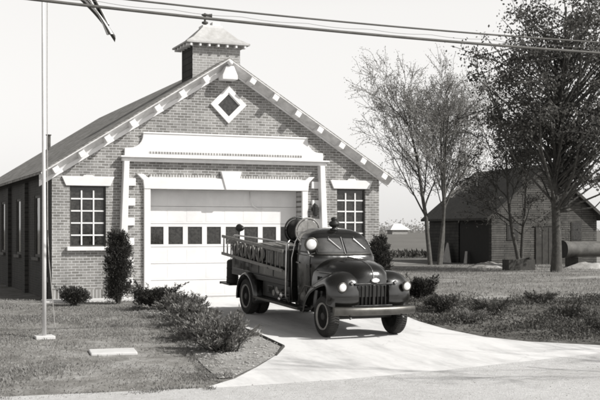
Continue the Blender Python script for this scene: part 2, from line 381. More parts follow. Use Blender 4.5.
def quads_obj(name, V, mat, parent=None):
    """V: array (n,4,3) of rhombus leaves"""
    n = len(V); me = bpy.data.meshes.new(name)
    me.vertices.add(n * 4); me.vertices.foreach_set('co', V.astype(np.float32).ravel())
    me.loops.add(n * 4); me.loops.foreach_set('vertex_index', np.arange(n * 4, dtype=np.int32))
    me.polygons.add(n); me.polygons.foreach_set('loop_start', np.arange(0, n * 4, 4, dtype=np.int32))
    me.polygons.foreach_set('loop_total', np.full(n, 4, dtype=np.int32))
    me.update(calc_edges=True); me.materials.append(mat)
    o = bpy.data.objects.new(name, me); col.objects.link(o)
    if parent is not None: o.parent = parent
    return o

def rhombi(P, L, W, rng, dirs=None, jitter=1.0, droop=0.0):
    """leaf-shaped quads at points P; length axis near dirs when given"""
    n = len(P)
    d = rng.normal(size=(n, 3))
    if dirs is not None: d = dirs + d * jitter * 0.5
    d[:, 2] -= droop
    d /= np.linalg.norm(d, axis=1)[:, None] + 1e-9
    e = rng.normal(size=(n, 3)); e -= (e * d).sum(1)[:, None] * d; e /= np.linalg.norm(e, axis=1)[:, None] + 1e-9
    l = (L * rng.uniform(0.6, 1.25, n))[:, None]; w = (W * rng.uniform(0.6, 1.25, n))[:, None]
    out = np.stack([P, P + d * l * 0.5 + e * w * 0.5, P + d * l, P + d * l * 0.5 - e * w * 0.5], axis=1)
    return out

def empty(name, loc=(0, 0, 0), rot=(0, 0, 0)):
    o = bpy.data.objects.new(name, None); col.objects.link(o); o.location = loc; o.rotation_euler = rot
    o.empty_display_size = 0.3
    return o
def tag(o, label, cat, group=None, kind=None):
    if label: o['label'] = label
    if cat: o['category'] = cat
    if group: o['group'] = group
    if kind: o['kind'] = kind
    return o
def struct(o): o['kind'] = 'structure'; return o

# ------------------------------------------------------------------ terrain
def gz(x, y):
    z = -0.052 * min(max(0.0, -7.2 - y), 8.3)
    if y > 60: z += 0.0034 * (y - 60)
    return z
YB = sorted(set([-70, -45, -32, -24, -19, -17, -15.5, -13.5, -12, -10.5, -9, -8, -7.2, -5, -3, -1.5, 0, 3, 8, 14, 20, 30, 40, 60, 90, 140, 220, 400, 800]))

def sheet(name, poly, lift, mat, thick=0.0):
    """flat-lying sheet with the outline poly, cut on the terrain's own break lines so that it follows them exactly"""
    bm = bmesh.new()
    vs = [bm.verts.new((x, y, 0)) for x, y in poly]
    bm.faces.new(vs)
    for yb in YB:
        bmesh.ops.bisect_plane(bm, geom=bm.verts[:] + bm.edges[:] + bm.faces[:], plane_co=(0, yb, 0), plane_no=(0, 1, 0), dist=1e-5)
    for v in bm.verts: v.co.z = gz(v.co.x, v.co.y) + lift
    bmesh.ops.triangulate(bm, faces=[f for f in bm.faces if len(f.verts) > 4])
    for f in bm.faces:
        f.normal_update()
        if f.normal.z < 0: f.normal_flip()
    if thick:
        r = bmesh.ops.extrude_face_region(bm, geom=bm.faces[:])
        for v in [g for g in r['geom'] if isinstance(g, bmesh.types.BMVert)]: pass
        # the extruded copy is the top; push the originals down
        top = set(g for g in r['geom'] if isinstance(g, bmesh.types.BMVert))
        for v in bm.verts:
            if v not in top: v.co.z -= thick
        bmesh.ops.recalc_face_normals(bm, faces=bm.faces)
    me = bpy.data.meshes.new(name); bm.to_mesh(me); bm.free(); me.materials.append(mat)
    o = bpy.data.objects.new(name, me); col.objects.link(o); return o

def inside(poly, x, y):
    c = False; n = len(poly)
    for i in range(n):
        x1, y1 = poly[i]; x2, y2 = poly[(i + 1) % n]
        if (y1 > y) != (y2 > y) and x < (x2 - x1) * (y - y1) / (y2 - y1) + x1: c = not c
    return c

DRIVE = [(2.62, -0.02), (2.6, -5), (2.52, -10.3), (2.44, -11.9), (1.9, -12.9), (1.2, -13.9), (0.5, -14.8), (-0.3, -15.5), (11.5, -15.5), (10.4, -14.5), (9.3, -13.7), (8.4, -13.1), (7.6, -12.55),
         (7.05, -11.7), (6.85, -10.5), (6.9, -9.1), (7.6, -5), (7.9, -0.02)]
BED = [(2.595, -2.4), (2.595, -5), (2.515, -10.3), (2.435, -11.9), (1.895, -12.9), (1.2, -13.85), (0.5, -14.7), (0.25, -14.75), (0.35, -13.6), (0.5, -12.5), (0.75, -11.1), (1.0, -8.3), (1.45, -5.0), (1.7, -2.4)]
COVER = [(6.95, -9.0), (7.65, -5), (7.8, -3.4), (10.0, -3.2), (12.4, -4.3), (15.8, -4.2), (30, -3.5), (30, -9.6), (16, -12.4), (11.2, -13.35), (9.35, -13.5), (8.45, -12.95), (7.65, -12.4), (7.15, -11.6), (6.95, -10.4)]

gs = sheet('ground', [(-400, -70), (500, -70), (700, 800), (-700, 800)], 0.0, M['lawn']); struct(gs)
struct(sheet('road', [(-120, -24), (140, -24), (140, -10.6), (16, -12.6), (11, -13.55), (8.0, -14.25), (4.2, -15.1), (2.2, -15.4), (0.3, -15.5), (-1.5, -15.4), (-3.3, -15.3), (-6, -15.5), (-120, -15.8)], 0.022, M['gravel']))
struct(sheet('driveway', DRIVE, 0.012, M['concrete']))
struct(sheet('planting_bed', BED, 0.016, M['bed']))
struct(sheet('field', [(-300, 41), (16, 41), (30, 40.2), (60, 41), (400, 41), (690, 795), (-690, 795)], 0.006, M['field']))
struct(sheet('weed_bed', COVER, 0.005, M['cover_ground']))  # dark mottled sheet beneath the leaf scatter
dirt_polys = [[(11.6, -3.1), (12.6, -2.5), (13.4, -2.7), (13.1, -3.6), (12.3, -3.9), (11.7, -3.8)], [(14.0, -3.4), (15.2, -3.3), (16.2, -3.9), (14.9, -4.3)],
              [(22, 6.5), (25, 6.0), (27, 7.5), (24.5, 8.6)], [(8.2, -2.8), (9.2, -2.6), (9.4, -3.2), (8.5, -3.4)]]
for dp in dirt_polys: struct(sheet('dirt', dp, 0.009, M['dirt']))
# pale strip of paving along the foot of the front wall
pth = sheet('path', [(-0.3, -0.78), (2.58, -0.78), (2.58, -0.03), (-0.3, -0.03)], 0.06, M['path'], 0.1); struct(pth)

# ------------------------------------------------------------------ fire station
W_, D_ = 10.34, 18.3
UA = 5.2                 # ridge x
ZA, SL = 7.2, 0.632      # top of roof at the ridge, slope
OV = 0.34                 # rake overhang
def rooft(x): return ZA - SL * abs(x - UA)
RT = 0.085
def roofu(x): return rooft(x) - RT
ST = tag(empty('fire_station', (UA, 0, 0)), 'brick fire station with white garage door and gabled roof', 'fire station')
class SB(MB):            # station builder: coordinates are world, object is parented to the root at (UA,0,0)
    def build(s, name, mat, parent=None, **k):
        s.v = [(x - UA, y, z) for x, y, z in s.v]
        return MB.build(s, name, mat, parent or ST, **k)

DX0, DX1, DZ = 2.85, 7.66, 3.24
wins = [(0.51, 1.55, 1.55, 3.3), (8.87, 9.86, 1.6, 3.33)]
holes = [(w[0], w[1], w[2], w[3], 0.13) for w in wins] + [(DX0, DX1, 0.0, DZ, 0.5)]
ZT = 3.6
b = SB()
xs = sorted(set([0, W_] + [h[0] for h in holes] + [h[1] for h in holes]))
zs = sorted(set([-0.05, ZT] + [h[2] for h in holes if h[2] > 0] + [h[3] for h in holes]))
for i in range(len(xs) - 1):
    for j in range(len(zs) - 1):
        cx, cz = (xs[i] + xs[i + 1]) / 2, (zs[j] + zs[j + 1]) / 2
        if any(h[0] < cx < h[1] and h[2] - 0.06 < cz < h[3] for h in holes): continue
        b.quad((xs[i], 0, zs[j]), (xs[i + 1], 0, zs[j]), (xs[i + 1], 0, zs[j + 1]), (xs[i], 0, zs[j + 1]))
b.poly([(0, 0, ZT), (W_, 0, ZT), (W_, 0, roofu(W_)), (UA, 0, roofu(UA)), (0, 0, roofu(0))])
for x0, x1, z0, z1, d in holes:
    b.quad((x0, 0, z0), (x0, d, z0), (x0, d, z1), (x0, 0, z1)); b.quad((x1, 0, z0), (x1, 0, z1), (x1, d, z1), (x1, d, z0))
    b.quad((x0, 0, z1), (x0, d, z1), (x1, d, z1), (x1, 0, z1))
    if z0 > 0: b.quad((x0, 0, z0), (x1, 0, z0), (x1, d, z0), (x0, d, z0))
b.build('front_wall', M['brick'], fix=False)
# sides and back
b = SB()
side_w = [(2.2, 3.3), (6.4, 7.5), (10.6, 11.7), (14.6, 15.7)]
ys = [0.0] + [v for w in side_w for v in w] + [D_]
for i in range(len(ys) - 1):
    y0, y1 = ys[i], ys[i + 1]
    if (y0, y1) in side_w:
        b.quad((0, y1, -0.05), (0, y0, -0.05), (0, y0, 1.2), (0, y1, 1.2)); b.quad((0, y1, 3.1), (0, y0, 3.1), (0, y0, roofu(0)), (0, y1, roofu(0)))
        for yy in (y0, y1): b.quad((0, yy, 1.2), (0.12, yy, 1.2), (0.12, yy, 3.1), (0, yy, 3.1))
        b.quad((0, y0, 3.1), (0.12, y0, 3.1), (0.12, y1, 3.1), (0, y1, 3.1)); b.quad((0, y0, 1.2), (0.12, y0, 1.2), (0.12, y1, 1.2), (0, y1, 1.2))
    else:
        b.quad((0, y1, -0.05), (0, y0, -0.05), (0, y0, roofu(0)), (0, y1, roofu(0)))
b.build('side_wall', M['brick_shaded'], fix=False)
b = SB(); b.quad((W_, 0, -0.05), (W_, D_, -0.05), (W_, D_, roofu(W_)), (W_, 0, roofu(W_))); b.build('side_wall', M['brick_shaded'], fix=False)
b = SB(); b.poly([(W_, D_, -0.05), (0, D_, -0.05), (0, D_, roofu(0)), (UA, D_, roofu(UA)), (W_, D_, roofu(W_))]); b.build('back_wall', M['brick'], fix=False)
# brick pilasters on the shaded side
for y0 in (0.9, 4.6, 8.8, 13.0, 17.2):
    SB().box(-0.12, 0.01, y0, y0 + 0.5, -0.05, 3.55).build('pilaster', M['brick_shaded'], bevel=0.01)
for y0, y1 in side_w:
    f = SB()
    for (a0, a1, c0, c1) in ((y0 - 0.0, y0 + 0.08, 1.2, 3.1), (y1 - 0.08, y1, 1.2, 3.1), (y0 + 0.08, y1 - 0.08, 3.02, 3.1), (y0 + 0.08, y1 - 0.08, 1.2, 1.28)):
        f.box(0.02, 0.1, a0, a1, c0, c1)
    f = f.build('window', M['frame_shaded']); SB().box(0.05, 0.07, y0 + 0.08, y1 - 0.08, 1.28, 3.02).build('pane', M['glass'], f).matrix_parent_inverse = Matrix()
    SB().box(-0.08, 0.1, y0 - 0.1, y1 + 0.1, 1.1, 1.198).build('sill', M['frame_shaded'], f)

# roof
rx0, rx1 = -0.36, W_ + 0.32
rb = SB()
ry0, ry1 = -OV, D_ + 0.3
for xe in (rx0, rx1):
    rb.prism([(xe, ry0, rooft(xe)), (UA, ry0, rooft(UA)), (UA, ry0, roofu(UA)), (xe, ry0, roofu(xe))], (0, ry1 - ry0, 0))
roof = rb.build('roof', M['shingle'], fix=True)
# raking cornice: a coved board from the roof edge back to the wall, one per side
def cornice(xe):
    c = SB(); f = SB(); rows = []; fr = []
    for x in (xe, UA):
        u = roofu(x)
        rows.append([(x, -OV - 0.022, u + 0.045), (x, -OV - 0.022, u + 0.01), (x, -OV + 0.02, u), (x, -0.05, u - 0.17), (x, -0.05, u - 0.19), (x, 0.004, u - 0.19), (x, 0.004, u - 0.003), (x, -OV - 0.003, u - 0.003), (x, -OV - 0.003, u + 0.045)])
        fb = 0.335 if xe < UA else 0.25
        fr.append([(x, -0.04, u - 0.195), (x, -0.04, u - fb), (x, 0.006, u - fb), (x, 0.006, u - 0.195)])
    for q, r in ((c, rows), (f, fr)): q.grid(r, closed=True); q.poly(r[0]); q.poly(r[1][::-1])
    co_ = c.build('raking_cornice', M['cove']); f.build('frieze_board', M['white'], co_)
cornice(rx0); cornice(rx1)
def bracket(x):
    ang = math.atan(SL) * (1 if x < UA else -1)
    m = Matrix.Translation((x, 0, roofu(x) - 0.125)) @ Matrix.Rotation(-ang, 4, 'Y')
    SB().box(-0.095, 0.095, -OV - 0.07, 0.0, -0.095, 0.075, m).build('bracket', M['white'], bevel=0.012)
for k in range(1, 8):
    bracket(UA + 0.735 * k); bracket(UA - 0.735 * k)
# pendant block under the apex with a ball
b = SB(); b.prism([(UA - 0.12, -0.42, 6.94), (UA + 0.12, -0.42, 6.94), (UA + 0.24, -0.42, 6.66), (UA + 0.24, -0.42, 6.53), (UA - 0.24, -0.42, 6.53), (UA - 0.24, -0.42, 6.66)], (0, 0.426, 0))
ap = b.build('pendant_block', M['stone'], bevel=0.02)
SB().lathe([(0.0, -0.09), (0.05, -0.075), (0.08, -0.035), (0.09, 0.0), (0.08, 0.035), (0.05, 0.075), (0.0, 0.09)], (UA, -0.42, 7.03), 'y', 16).build('ball', M['white'], ap, smooth=True)
# diamond gable window
zc, xc = 5.82, 5.27
def dia(r): return [(xc, zc - r), (xc + r, zc), (xc, zc + r), (xc - r, zc)]
b = SB(); o_, i_ = dia(0.57), dia(0.36)
for k in range(4):
    a, c = k, (k + 1) % 4
    p = [o_[a], o_[c], i_[c], i_[a]]
    b.prism([(q[0], -0.07, q[1]) for q in p], (0, 0.072, 0))
dw = b.build('gable_window', M['stone'])
SB().poly([(q[0], -0.012, q[1]) for q in dia(0.362)]).build('pane', M['glass'], dw)
b = SB()
for (p, q) in ((dia(0.34)[3], dia(0.34)[2]), (dia(0.34)[2], dia(0.34)[1])):
    b.tube([(p[0], -0.03, p[1]), (q[0], -0.03, q[1])], 0.022, 4)
b.build('sash', M['white'], dw)

# white parapet panel with scooped shoulders
def arc(cx, cz, r, a0, a1, n=8): return [(cx + r * cos(rad(a0 + (a1 - a0) * i / n)), cz + r * sin(rad(a0 + (a1 - a0) * i / n))) for i in range(n + 1)]
PZ0, PZ1 = 4.2, 4.88
outl = [(2.08, PZ0), (8.36, PZ0), (8.36, 4.42), (8.24, 4.43)]
outl += [(8.24 - 0.40 * sin(rad(t)), 4.83 - 0.40 * cos(rad(t))) for t in range(15, 91, 15)] + [(7.84, PZ1), (2.63, PZ1)]
outl += [(2.23 + 0.40 * sin(rad(t)), 4.83 - 0.40 * cos(rad(t))) for t in range(90, 14, -15)] + [(2.2, 4.43), (2.08, 4.42)]
b = SB(); b.prism([(x, -0.09, z) for x, z in outl], (0, 0.093, 0)); b.build('parapet_panel', M['stone'], bevel=0.012)
b = SB(); b.box(2.62, 7.85, -0.115, -0.085, PZ1 - 0.02, PZ1 + 0.025); b.build('coping', M['stone'], bevel=0.01)
SB().box(2.8, 7.64, -0.1, -0.085, 4.27, 4.335).build('dentil_course', M['dentil'])
b = SB(); b.box(1.93, 8.51, -0.26, 0.003, 4.14, 4.19); b.box(1.99, 8.45, -0.15, 0.003, 4.03, 4.138); b.build('cornice_ledge', M['stone'], bevel=0.015)
# splayed buttresses with quoins
for s, xa, xb in ((1, 2.03, 1.86), (-1, 8.36, 8.55)):
    wt, wb = 0.16, 0.22
    pts = [(xa, 4.028), (xa + s * wt, 4.028), (xb + s * wb, -0.03), (xb, -0.03)]
    bo = SB(); bo.prism([(x, -0.24, z) for x, z in pts], (0, 0.243, 0)); bo = bo.build('buttress', M['stone'], bevel=0.012)
    for k, z in enumerate((3.32, 2.74, 2.16, 1.58, 1.0, 0.42)):
        t = (4.028 - z) / 4.06
        xi = xa + s * wt + (xb + s * wb - xa - s * wt) * t
        q = SB(); q.box(min(xi - s * 0.05, xi + s * 0.24), max(xi - s * 0.05, xi + s * 0.24), -0.08, 0.003, z, z + 0.22); q.build('quoin', M['stone'], bo, bevel=0.01)
# door surround
JW = 0.19
for x0, x1 in ((DX0 - JW, DX0), (DX1, DX1 + JW)):
    SB().box(x0, x1, -0.09, 0.003, -0.03, DZ - 0.002).build('door_jamb', M['stone'], bevel=0.012)
b = SB(); b.prism([(x, -0.11, z) for x, z in ((DX0 - JW - 0.0, DZ), (DX1 + JW + 0.0, DZ), (DX1 + JW + 0.03, DZ + 0.25), (DX1 + JW + 0.22, DZ + 0.44), (DX1 + JW + 0.02, DZ + 0.43), (DX1 + JW - 0.1, DZ + 0.33), (DX0 - JW + 0.1, DZ + 0.33), (DX0 - JW - 0.02, DZ + 0.43), (DX0 - JW - 0.22, DZ + 0.44), (DX0 - JW - 0.03, DZ + 0.25))], (0, 0.113, 0))
b.build('door_lintel', M['stone'], bevel=0.012)
SB().box(DX0 - 0.02, DX1 + 0.02, -0.03, 0.003, DZ + 0.335, DZ + 0.43).build('soldier_course', M['dentil'])
b = SB(); b.prism([(x, -0.15, z) for x, z in ((5.16, DZ - 0.002), (5.5, DZ - 0.002), (5.66, DZ + 0.55), (5.0, DZ + 0.55))], (0, 0.153, 0)); b.build('keystone', M['stone'], bevel=0.015)
# garage door: five rows of panels, eight panes
YD = 0.42
rows_z = [0.02, 0.52, 1.02, 1.52, 2.22, 2.74, 3.245]
b = SB()
NP = 8; pw = (DX1 - DX0) / NP
pz0, pz1, pwid = 1.6, 2.13, 0.45
pan = [(DX0 + pw * (k + 0.5) - pwid / 2, DX0 + pw * (k + 0.5) + pwid / 2) for k in range(NP)]
for j in range(len(rows_z) - 1):
    z0, z1 = rows_z[j] + 0.006, rows_z[j + 1] - 0.006
    if j == 3:
        b.box(DX0 + 0.004, DX1 - 0.004, YD, YD + 0.05, z0, pz0); b.box(DX0 + 0.004, DX1 - 0.004, YD, YD + 0.05, pz1, z1)
        xs_ = [DX0 + 0.004] + [v for p in pan for v in p] + [DX1 - 0.004]
        for k in range(0, len(xs_), 2): b.box(xs_[k], xs_[k + 1], YD, YD + 0.05, pz0 + 0.001, pz1 - 0.001)
    else:
        b.box(DX0 + 0.004, DX1 - 0.004, YD, YD + 0.05, z0, z1)
        for k in range(NP):
            b.box(pan[k][0] - 0.03, pan[k][1] + 0.03, YD - 0.0035, YD + 0.01, z0 + 0.06, z1 - 0.06)
b.box(DX0 + 0.004, DX1 - 0.004, YD + 0.052, YD + 0.075, 0.02, pz0 - 0.02); b.box(DX0 + 0.004, DX1 - 0.004, YD + 0.052, YD + 0.075, pz1 + 0.02, DZ)
gd = b.build('garage_door', M['door_white'])
for p in pan: SB().box(p[0] - 0.006, p[1] + 0.006, YD + 0.03, YD + 0.045, pz0 - 0.006, pz1 + 0.006).build('pane', M['glass'], gd)
b = SB(); b.tube([(6.1, YD - 0.02, 3.2), (6.12, YD - 0.05, 2.95), (6.2, YD - 0.05, 2.78), (6.36, YD - 0.04, 2.68), (6.5, YD - 0.03, 2.68)], 0.012, 6); b.build('pull_rope', M['white'], gd, smooth=True)
SB().box(DX0 - 0.1, DX1 + 0.1, 0.36, 1.4, -0.04, 0.018).build('threshold', M['path'])
# steel sash windows
for (x0, x1, z0, z1) in wins:
    yb = 0.1; f = SB(); t = 0.045
    f.box(x0, x0 + t, yb - 0.03, yb + 0.02, z0, z1); f.box(x1 - t, x1, yb - 0.03, yb + 0.02, z0, z1)
    f.box(x0 + t, x1 - t, yb - 0.03, yb + 0.02, z1 - t, z1); f.box(x0 + t, x1 - t, yb - 0.03, yb + 0.02, z0, z0 + t)
    fr = f.build('window', M['dark_frame'])
    SB().box(x0 + t - 0.004, x1 - t + 0.004, yb + 0.005, yb + 0.015, z0 + t - 0.004, z1 - t + 0.004).build('pane', M['glass'], fr)
    g = SB()
    for k in (1, 2):
        x = x0 + (x1 - x0) * k / 3; g.box(x - 0.02, x + 0.02, yb - 0.036, yb + 0.003, z0 + t, z1 - t - 0.08)
    for k in range(1, 5):
        z = z0 + (z1 - z0) * k / 5 - 0.02; g.box(x0 + 0.01, x1 - 0.01, yb - 0.028, yb + 0.003, z - 0.02, z + 0.02)
    g.build('muntin_grid', M['white'], fr)
    SB().box(x0 - 0.1, x1 + 0.12, -0.14, 0.125, z0 - 0.115, z0 - 0.002).build('sill', M['stone'], fr, bevel=0.012)
    lb = SB(); lb.prism([(x, -0.055, z) for x, z in ((x0 - 0.12, z1 + 0.002), (x1 + 0.12, z1 + 0.002), (x1 + 0.24, z1 + 0.27), (x0 + (x1 - x0) * 0.66, z1 + 0.27), (x0 + (x1 - x0) * 0.62, z1 + 0.31), (x0 + (x1 - x0) * 0.38, z1 + 0.31), (x0 + (x1 - x0) * 0.34, z1 + 0.27), (x0 - 0.24, z1 + 0.27))], (0, 0.058, 0))
    lb.build('lintel', M['stone'], fr, bevel=0.01)
# soldier course at the foot of the wall
for x0, x1 in ((0.002, 1.86), (8.6, W_ - 0.002)): SB().box(x0, x1, -0.02, 0.003, -0.03, 0.31).build('base_course', M['soldier'])
# cupola
C0, C1, CY0, CY1, CZ1 = 4.42, 5.96, 0.9, 2.1, 7.86
b = SB(); b.quad((C0, CY0, 6.2), (C1, CY0, 6.2), (C1, CY0, CZ1), (C0, CY0, CZ1))
cu = b.build('cupola', M['cup_brick'], fix=False)
b = SB(); b.quad((C1, CY1, 6.2), (C0, CY1, 6.2), (C0, CY1, CZ1), (C1, CY1, CZ1)); b.build('back_panel', M['cup_brick'], cu, fix=False)
for (p, q) in (((C1, CY0), (C1, CY1)), ((C0, CY1), (C0, CY0))):
    b = SB(); b.quad((p[0], p[1], 6.2), (q[0], q[1], 6.2), (q[0], q[1], CZ1), (p[0], p[1], CZ1)); b.build('cheek', M['siding_shaded'], cu, fix=False)  # dark cheek tone paints in the shade on the cupola's flanks
e = 0.25
b = SB(); lo = [(C0 - e, CY0 - e, 7.82), (C1 + e, CY0 - e, 7.82), (C1 + e, CY1 + e, 7.82), (C0 - e, CY1 + e, 7.82)]
mid = [(C0 + 0.05, CY0 + 0.05, 8.0), (C1 - 0.05, CY0 + 0.05, 8.0), (C1 - 0.05, CY1 - 0.05, 8.0), (C0 + 0.05, CY1 - 0.05, 8.0)]
hi = [(4.85, 1.25, 8.36), (5.53, 1.25, 8.36), (5.53, 1.75, 8.36), (4.85, 1.75, 8.36)]
lo2 = [(x, y, z - 0.05) for x, y, z in lo]
b.grid([lo2, lo, mid, hi], closed=True); b.poly(hi); b.poly(lo2[::-1])
b.build('roof', plain('cupola_roofing', 0.42, 0.8, 0.2, 3, 0.3, 25), cu)
for k in range(7):
    x = C0 - 0.1 + (C1 - C0 + 0.2) * k / 6
    SB().box(x - 0.03, x + 0.03, CY0 - e + 0.03, CY0, 7.68, 7.767).build('rafter', M['white'], cu)
for k in range(5):
    y = CY0 - 0.05 + (CY1 - CY0 + 0.1) * k / 4
    SB().box(C0 - e + 0.03, C0, y - 0.03, y + 0.03, 7.68, 7.767).build('rafter', M['white'], cu)
b = SB(); b.box(4.86, 5.5, 1.27, 1.72, 8.355, 8.44); b.box(5.2, 5.46, 1.36, 1.62, 8.44, 8.56); b.build('siren_deck', M['steel_post'], cu, bevel=0.01)
b = SB(); b.lathe([(0.05, 8.44), (0.05, 8.5), (0.1, 8.52), (0.1, 8.57), (0.035, 8.59), (0.035, 8.74), (0.1, 8.77), (0.115, 8.81), (0.04, 8.83), (0.0, 8.86)], (5.0, 1.5, 0), 'z', 16); b.tube([(5.0, 1.5, 8.78), (5.22, 1.46, 8.78)], [0.03, 0.06], 8)
b.build('siren', M['bark_grey'], cu, smooth=False)
# vent pipe through the back of the roof
b = SB(); yv, xv = 15.2, 2.35
b.tube([(xv, yv, rooft(xv) - 0.1), (xv, yv, rooft(xv) + 0.62)], 0.09, 10); b.tube([(xv, yv, rooft(xv) + 0.62), (xv, yv, rooft(xv) + 0.66)], 0.12, 10)
b.build('vent_pipe', M['bark_grey'])
# wall lantern right of the door
b = SB(); b.box(8.0, 8.1, -0.02, 0.003, 2.62, 2.84); b.tube([(8.05, -0.02, 2.78), (8.05, -0.14, 2.86), (8.05, -0.18, 2.84)], 0.016, 8)
wl = b.build('wall_lantern', M['black'])
SB().lathe([(0.02, 2.84), (0.09, 2.79), (0.095, 2.75), (0.075, 2.5), (0.05, 2.46), (0.0, 2.45)], (8.05, -0.18, 0), 'z', 10).build('lantern_shade', M['black'], wl)

# ------------------------------------------------------------------ flagpole, flag
px_, py_ = -1.71, -9.54; pz_ = gz(px_, py_)
fp = tag(empty('flagpole', (px_, py_, pz_)), 'tall pale metal flagpole on a square concrete footing in the lawn', 'flagpole')
MB().tube([(0, 0, 0.05), (0, 0, 2.0), (-0.02, 0, 5.5), (-0.03, 0, 8.3)], [0.042, 0.039, 0.03, 0.022], 14).build('pole', M['steel_post'], fp, smooth=True)
b = MB(); b.box(-0.19, 0.19, -0.19, 0.19, -0.06, 0.05); b.build('footing', M['path'], fp, bevel=0.015)
MB().lathe([(0.0, 8.3), (0.05, 8.32), (0.07, 8.37), (0.05, 8.42), (0.0, 8.44)], (-0.03, 0, 0), 'z', 12).build('finial', M['brass'], fp, smooth=True)
for z0, z1 in ((2.0, 2.14), (1.1, 1.2)):
    b = MB(); b.box(0.04, 0.07, -0.014, 0.014, z0, z1); b.build('cleat', M['black'], fp)
b = MB(); b.tube([(0.06, 0, 8.2), (0.055, 0, 5), (0.066, 0, 2.1), (0.1, 0.02, 1.5), (0.17, 0.04, 0.75), (0.22, 0.05, 0.2)], 0.009, 5); b.build('halyard', M['rope'], fp)
# drooping flag
n_u, n_v = 26, 14
fl = MB(); rows = []
for i in range(n_u + 1):
    u = i / n_u; r = []
    for j in range(n_v + 1):
        v = j / n_v                 # 0 bottom, 1 top edge
        zc_ = 7.55 - 1.4 * u ** 1.35; hh_ = 0.46 * (1 - 0.62 * u)
        x = 0.05 + 1.22 * u ** 0.85 + 0.16 * u * (0.5 - v) + 0.07 * u * sin(v * 8.5 + 1.0)
        z = zc_ + hh_ * (2 * v - 1) + 0.06 * u * sin(v * 10.0)
        y = 0.16 * u * sin(v * 8.0 + 2.2 * u) + 0.06 * sin(6 * u)
        r.append((x, y, z))
    rows.append(r)
fl.grid(rows)
fo = fl.build('flag', M['flag'], None, smooth=True, fix=False)
fo.location = (px_ + 0.03, py_, pz_)
tag(fo, 'striped flag hanging in folds beside the top of the pole', 'flag')
me = fo.data; uvl = me.uv_layers.new(name='UVMap')
for li, lp in enumerate(me.loops):
    vi = lp.vertex_index; uvl.data[li].uv = ((vi // (n_v + 1)) / n_u, (vi % (n_v + 1)) / n_v)

# ------------------------------------------------------------------ overhead wires along the road
def wire(name, z0, r, label, y=-13.0, xm=6.5, k=0.0022):
    pts = []
    for i in range(61):
        t = -1 + 2 * i / 60; x = 4.0 + t * 22
        pts.append((x, y, z0 + k * (x - xm) ** 2))
    b = MB(); b.tube(pts, r, 6); o = b.build(name, M['wire'], None, smooth=True); return tag(o, label, 'wire')
wire('overhead_wire', 5.868, 0.017, 'thinner dark wire, the upper of the two strung above the roof')
w2 = wire('overhead_wire', 5.662, 0.026, 'thicker dark cable, the lower of the two strung above the roof', xm=8.0, k=0.00185)
# slack lashing between the two, drawn as a part of the cable
b = MB(); pts = []
for i in range(241):
    t = -1 + 2 * i / 240; x = 4.0 + t * 22; pts.append((x, -13.0, 5.77 + 0.002 * (x - 7.2) ** 2 - 0.03 * abs(sin(i * 0.45))))
b.tube(pts, 0.004, 4); b.build('lashing_wire', M['wire'], w2)

# ------------------------------------------------------------------ concrete slab in the lawn
sx, sy = -0.81, -11.7
b = MB(); ang = rad(-6)
b.box(-0.42, 0.42, -0.26, 0.26, -0.1, 0.045); o = b.build('paving_slab', M['path'], None, bevel=0.02)
o.location = (sx, sy, gz(sx, sy)); o.rotation_euler = (rad(3), 0, ang); tag(o, 'flat pale concrete slab set in the front lawn', 'slab')
# bed edging and stones
b = MB(); e0 = [(2.56, -8.6), (2.53, -10.3), (2.46, -11.9), (1.95, -12.85)]
b.tube([(x, y, gz(x, y) + 0.02) for x, y in e0], [0.02, 0.035, 0.035, 0.02], 6); tag(b.build('edging', M['timber'], None), 'dark edging strip between planting bed and concrete driveway', 'edging')

# ------------------------------------------------------------------ fire truck
tread(M['rubber'])
TL, TE = (4.42, -6.75, 0.02), (rad(2.75), 0, rad(2.4))
TR = tag(empty('fire_truck', TL, TE), 'dark vintage fire truck parked nose out on the driveway', 'fire truck')
def lerp_keys(keys, z):
    if z <= keys[0][0]: return keys[0][1:]
    for a, c in zip(keys, keys[1:]):
        if z <= c[0]:
            t = (z - a[0]) / (c[0] - a[0]); return tuple(p + (q - p) * t for p, q in zip(a[1:], c[1:]))
    return keys[-1][1:]
CABK = [(0.5, .74, -3.28, -2.33), (0.9, .775, -3.36, -2.32), (1.4, .80, -3.41, -2.32), (1.58, .79, -3.40, -2.32), (1.66, .775, -3.34, -2.32), (1.85, .725, -3.19, -2.335), (1.98, .68, -3.08, -2.35),
        (2.05, .625, -3.0, -2.39), (2.10, .54, -2.92, -2.44), (2.135, .43, -2.84, -2.5), (2.155, .30, -2.76, -2.56), (2.165, .17, -2.7, -2.61), (2.168, .05, -2.67, -2.64)]
def cy(y): return y if y > -4.1 else -4.1 + (y + 4.1) * 0.66
NE = 4.2
def cab_ring(z, n=48, off=0.0):
    lx, yf, yr = lerp_keys(CABK, z); yc, ly = (yf + yr) / 2, (yr - yf) / 2; r = []
    for k in range(n):
        a = 2 * PI * k / n; c, s_ = cos(a), sin(a)
        r.append(((lx + off) * math.copysign(abs(c) ** (2 / NE), c), yc + (ly + off) * math.copysign(abs(s_) ** (2 / NE), s_), z))
    return r
def cab_front(x, z, off=0.012):
    lx, yf, yr = lerp_keys(CABK, z); yc, ly = (yf + yr) / 2, (yr - yf) / 2
    return (x, yc - ly * max(0, 1 - abs(x / lx) ** NE) ** (1 / NE) - off, z + off * 0.4)
def cab_side(y, z, s, off=0.012):
    lx, yf, yr = lerp_keys(CABK, z); yc, ly = (yf + yr) / 2, (yr - yf) / 2
    return (s * (lx * max(0, 1 - abs((y - yc) / ly) ** NE) ** (1 / NE) + off), y, z + off * 0.3)
b = MB(); zz = [0.5, 0.7, 0.9, 1.15, 1.4, 1.5, 1.58, 1.62, 1.66, 1.75, 1.85, 1.92, 1.98, 2.02, 2.05, 2.075, 2.10, 2.12, 2.135, 2.147, 2.155, 2.161, 2.165, 2.168]
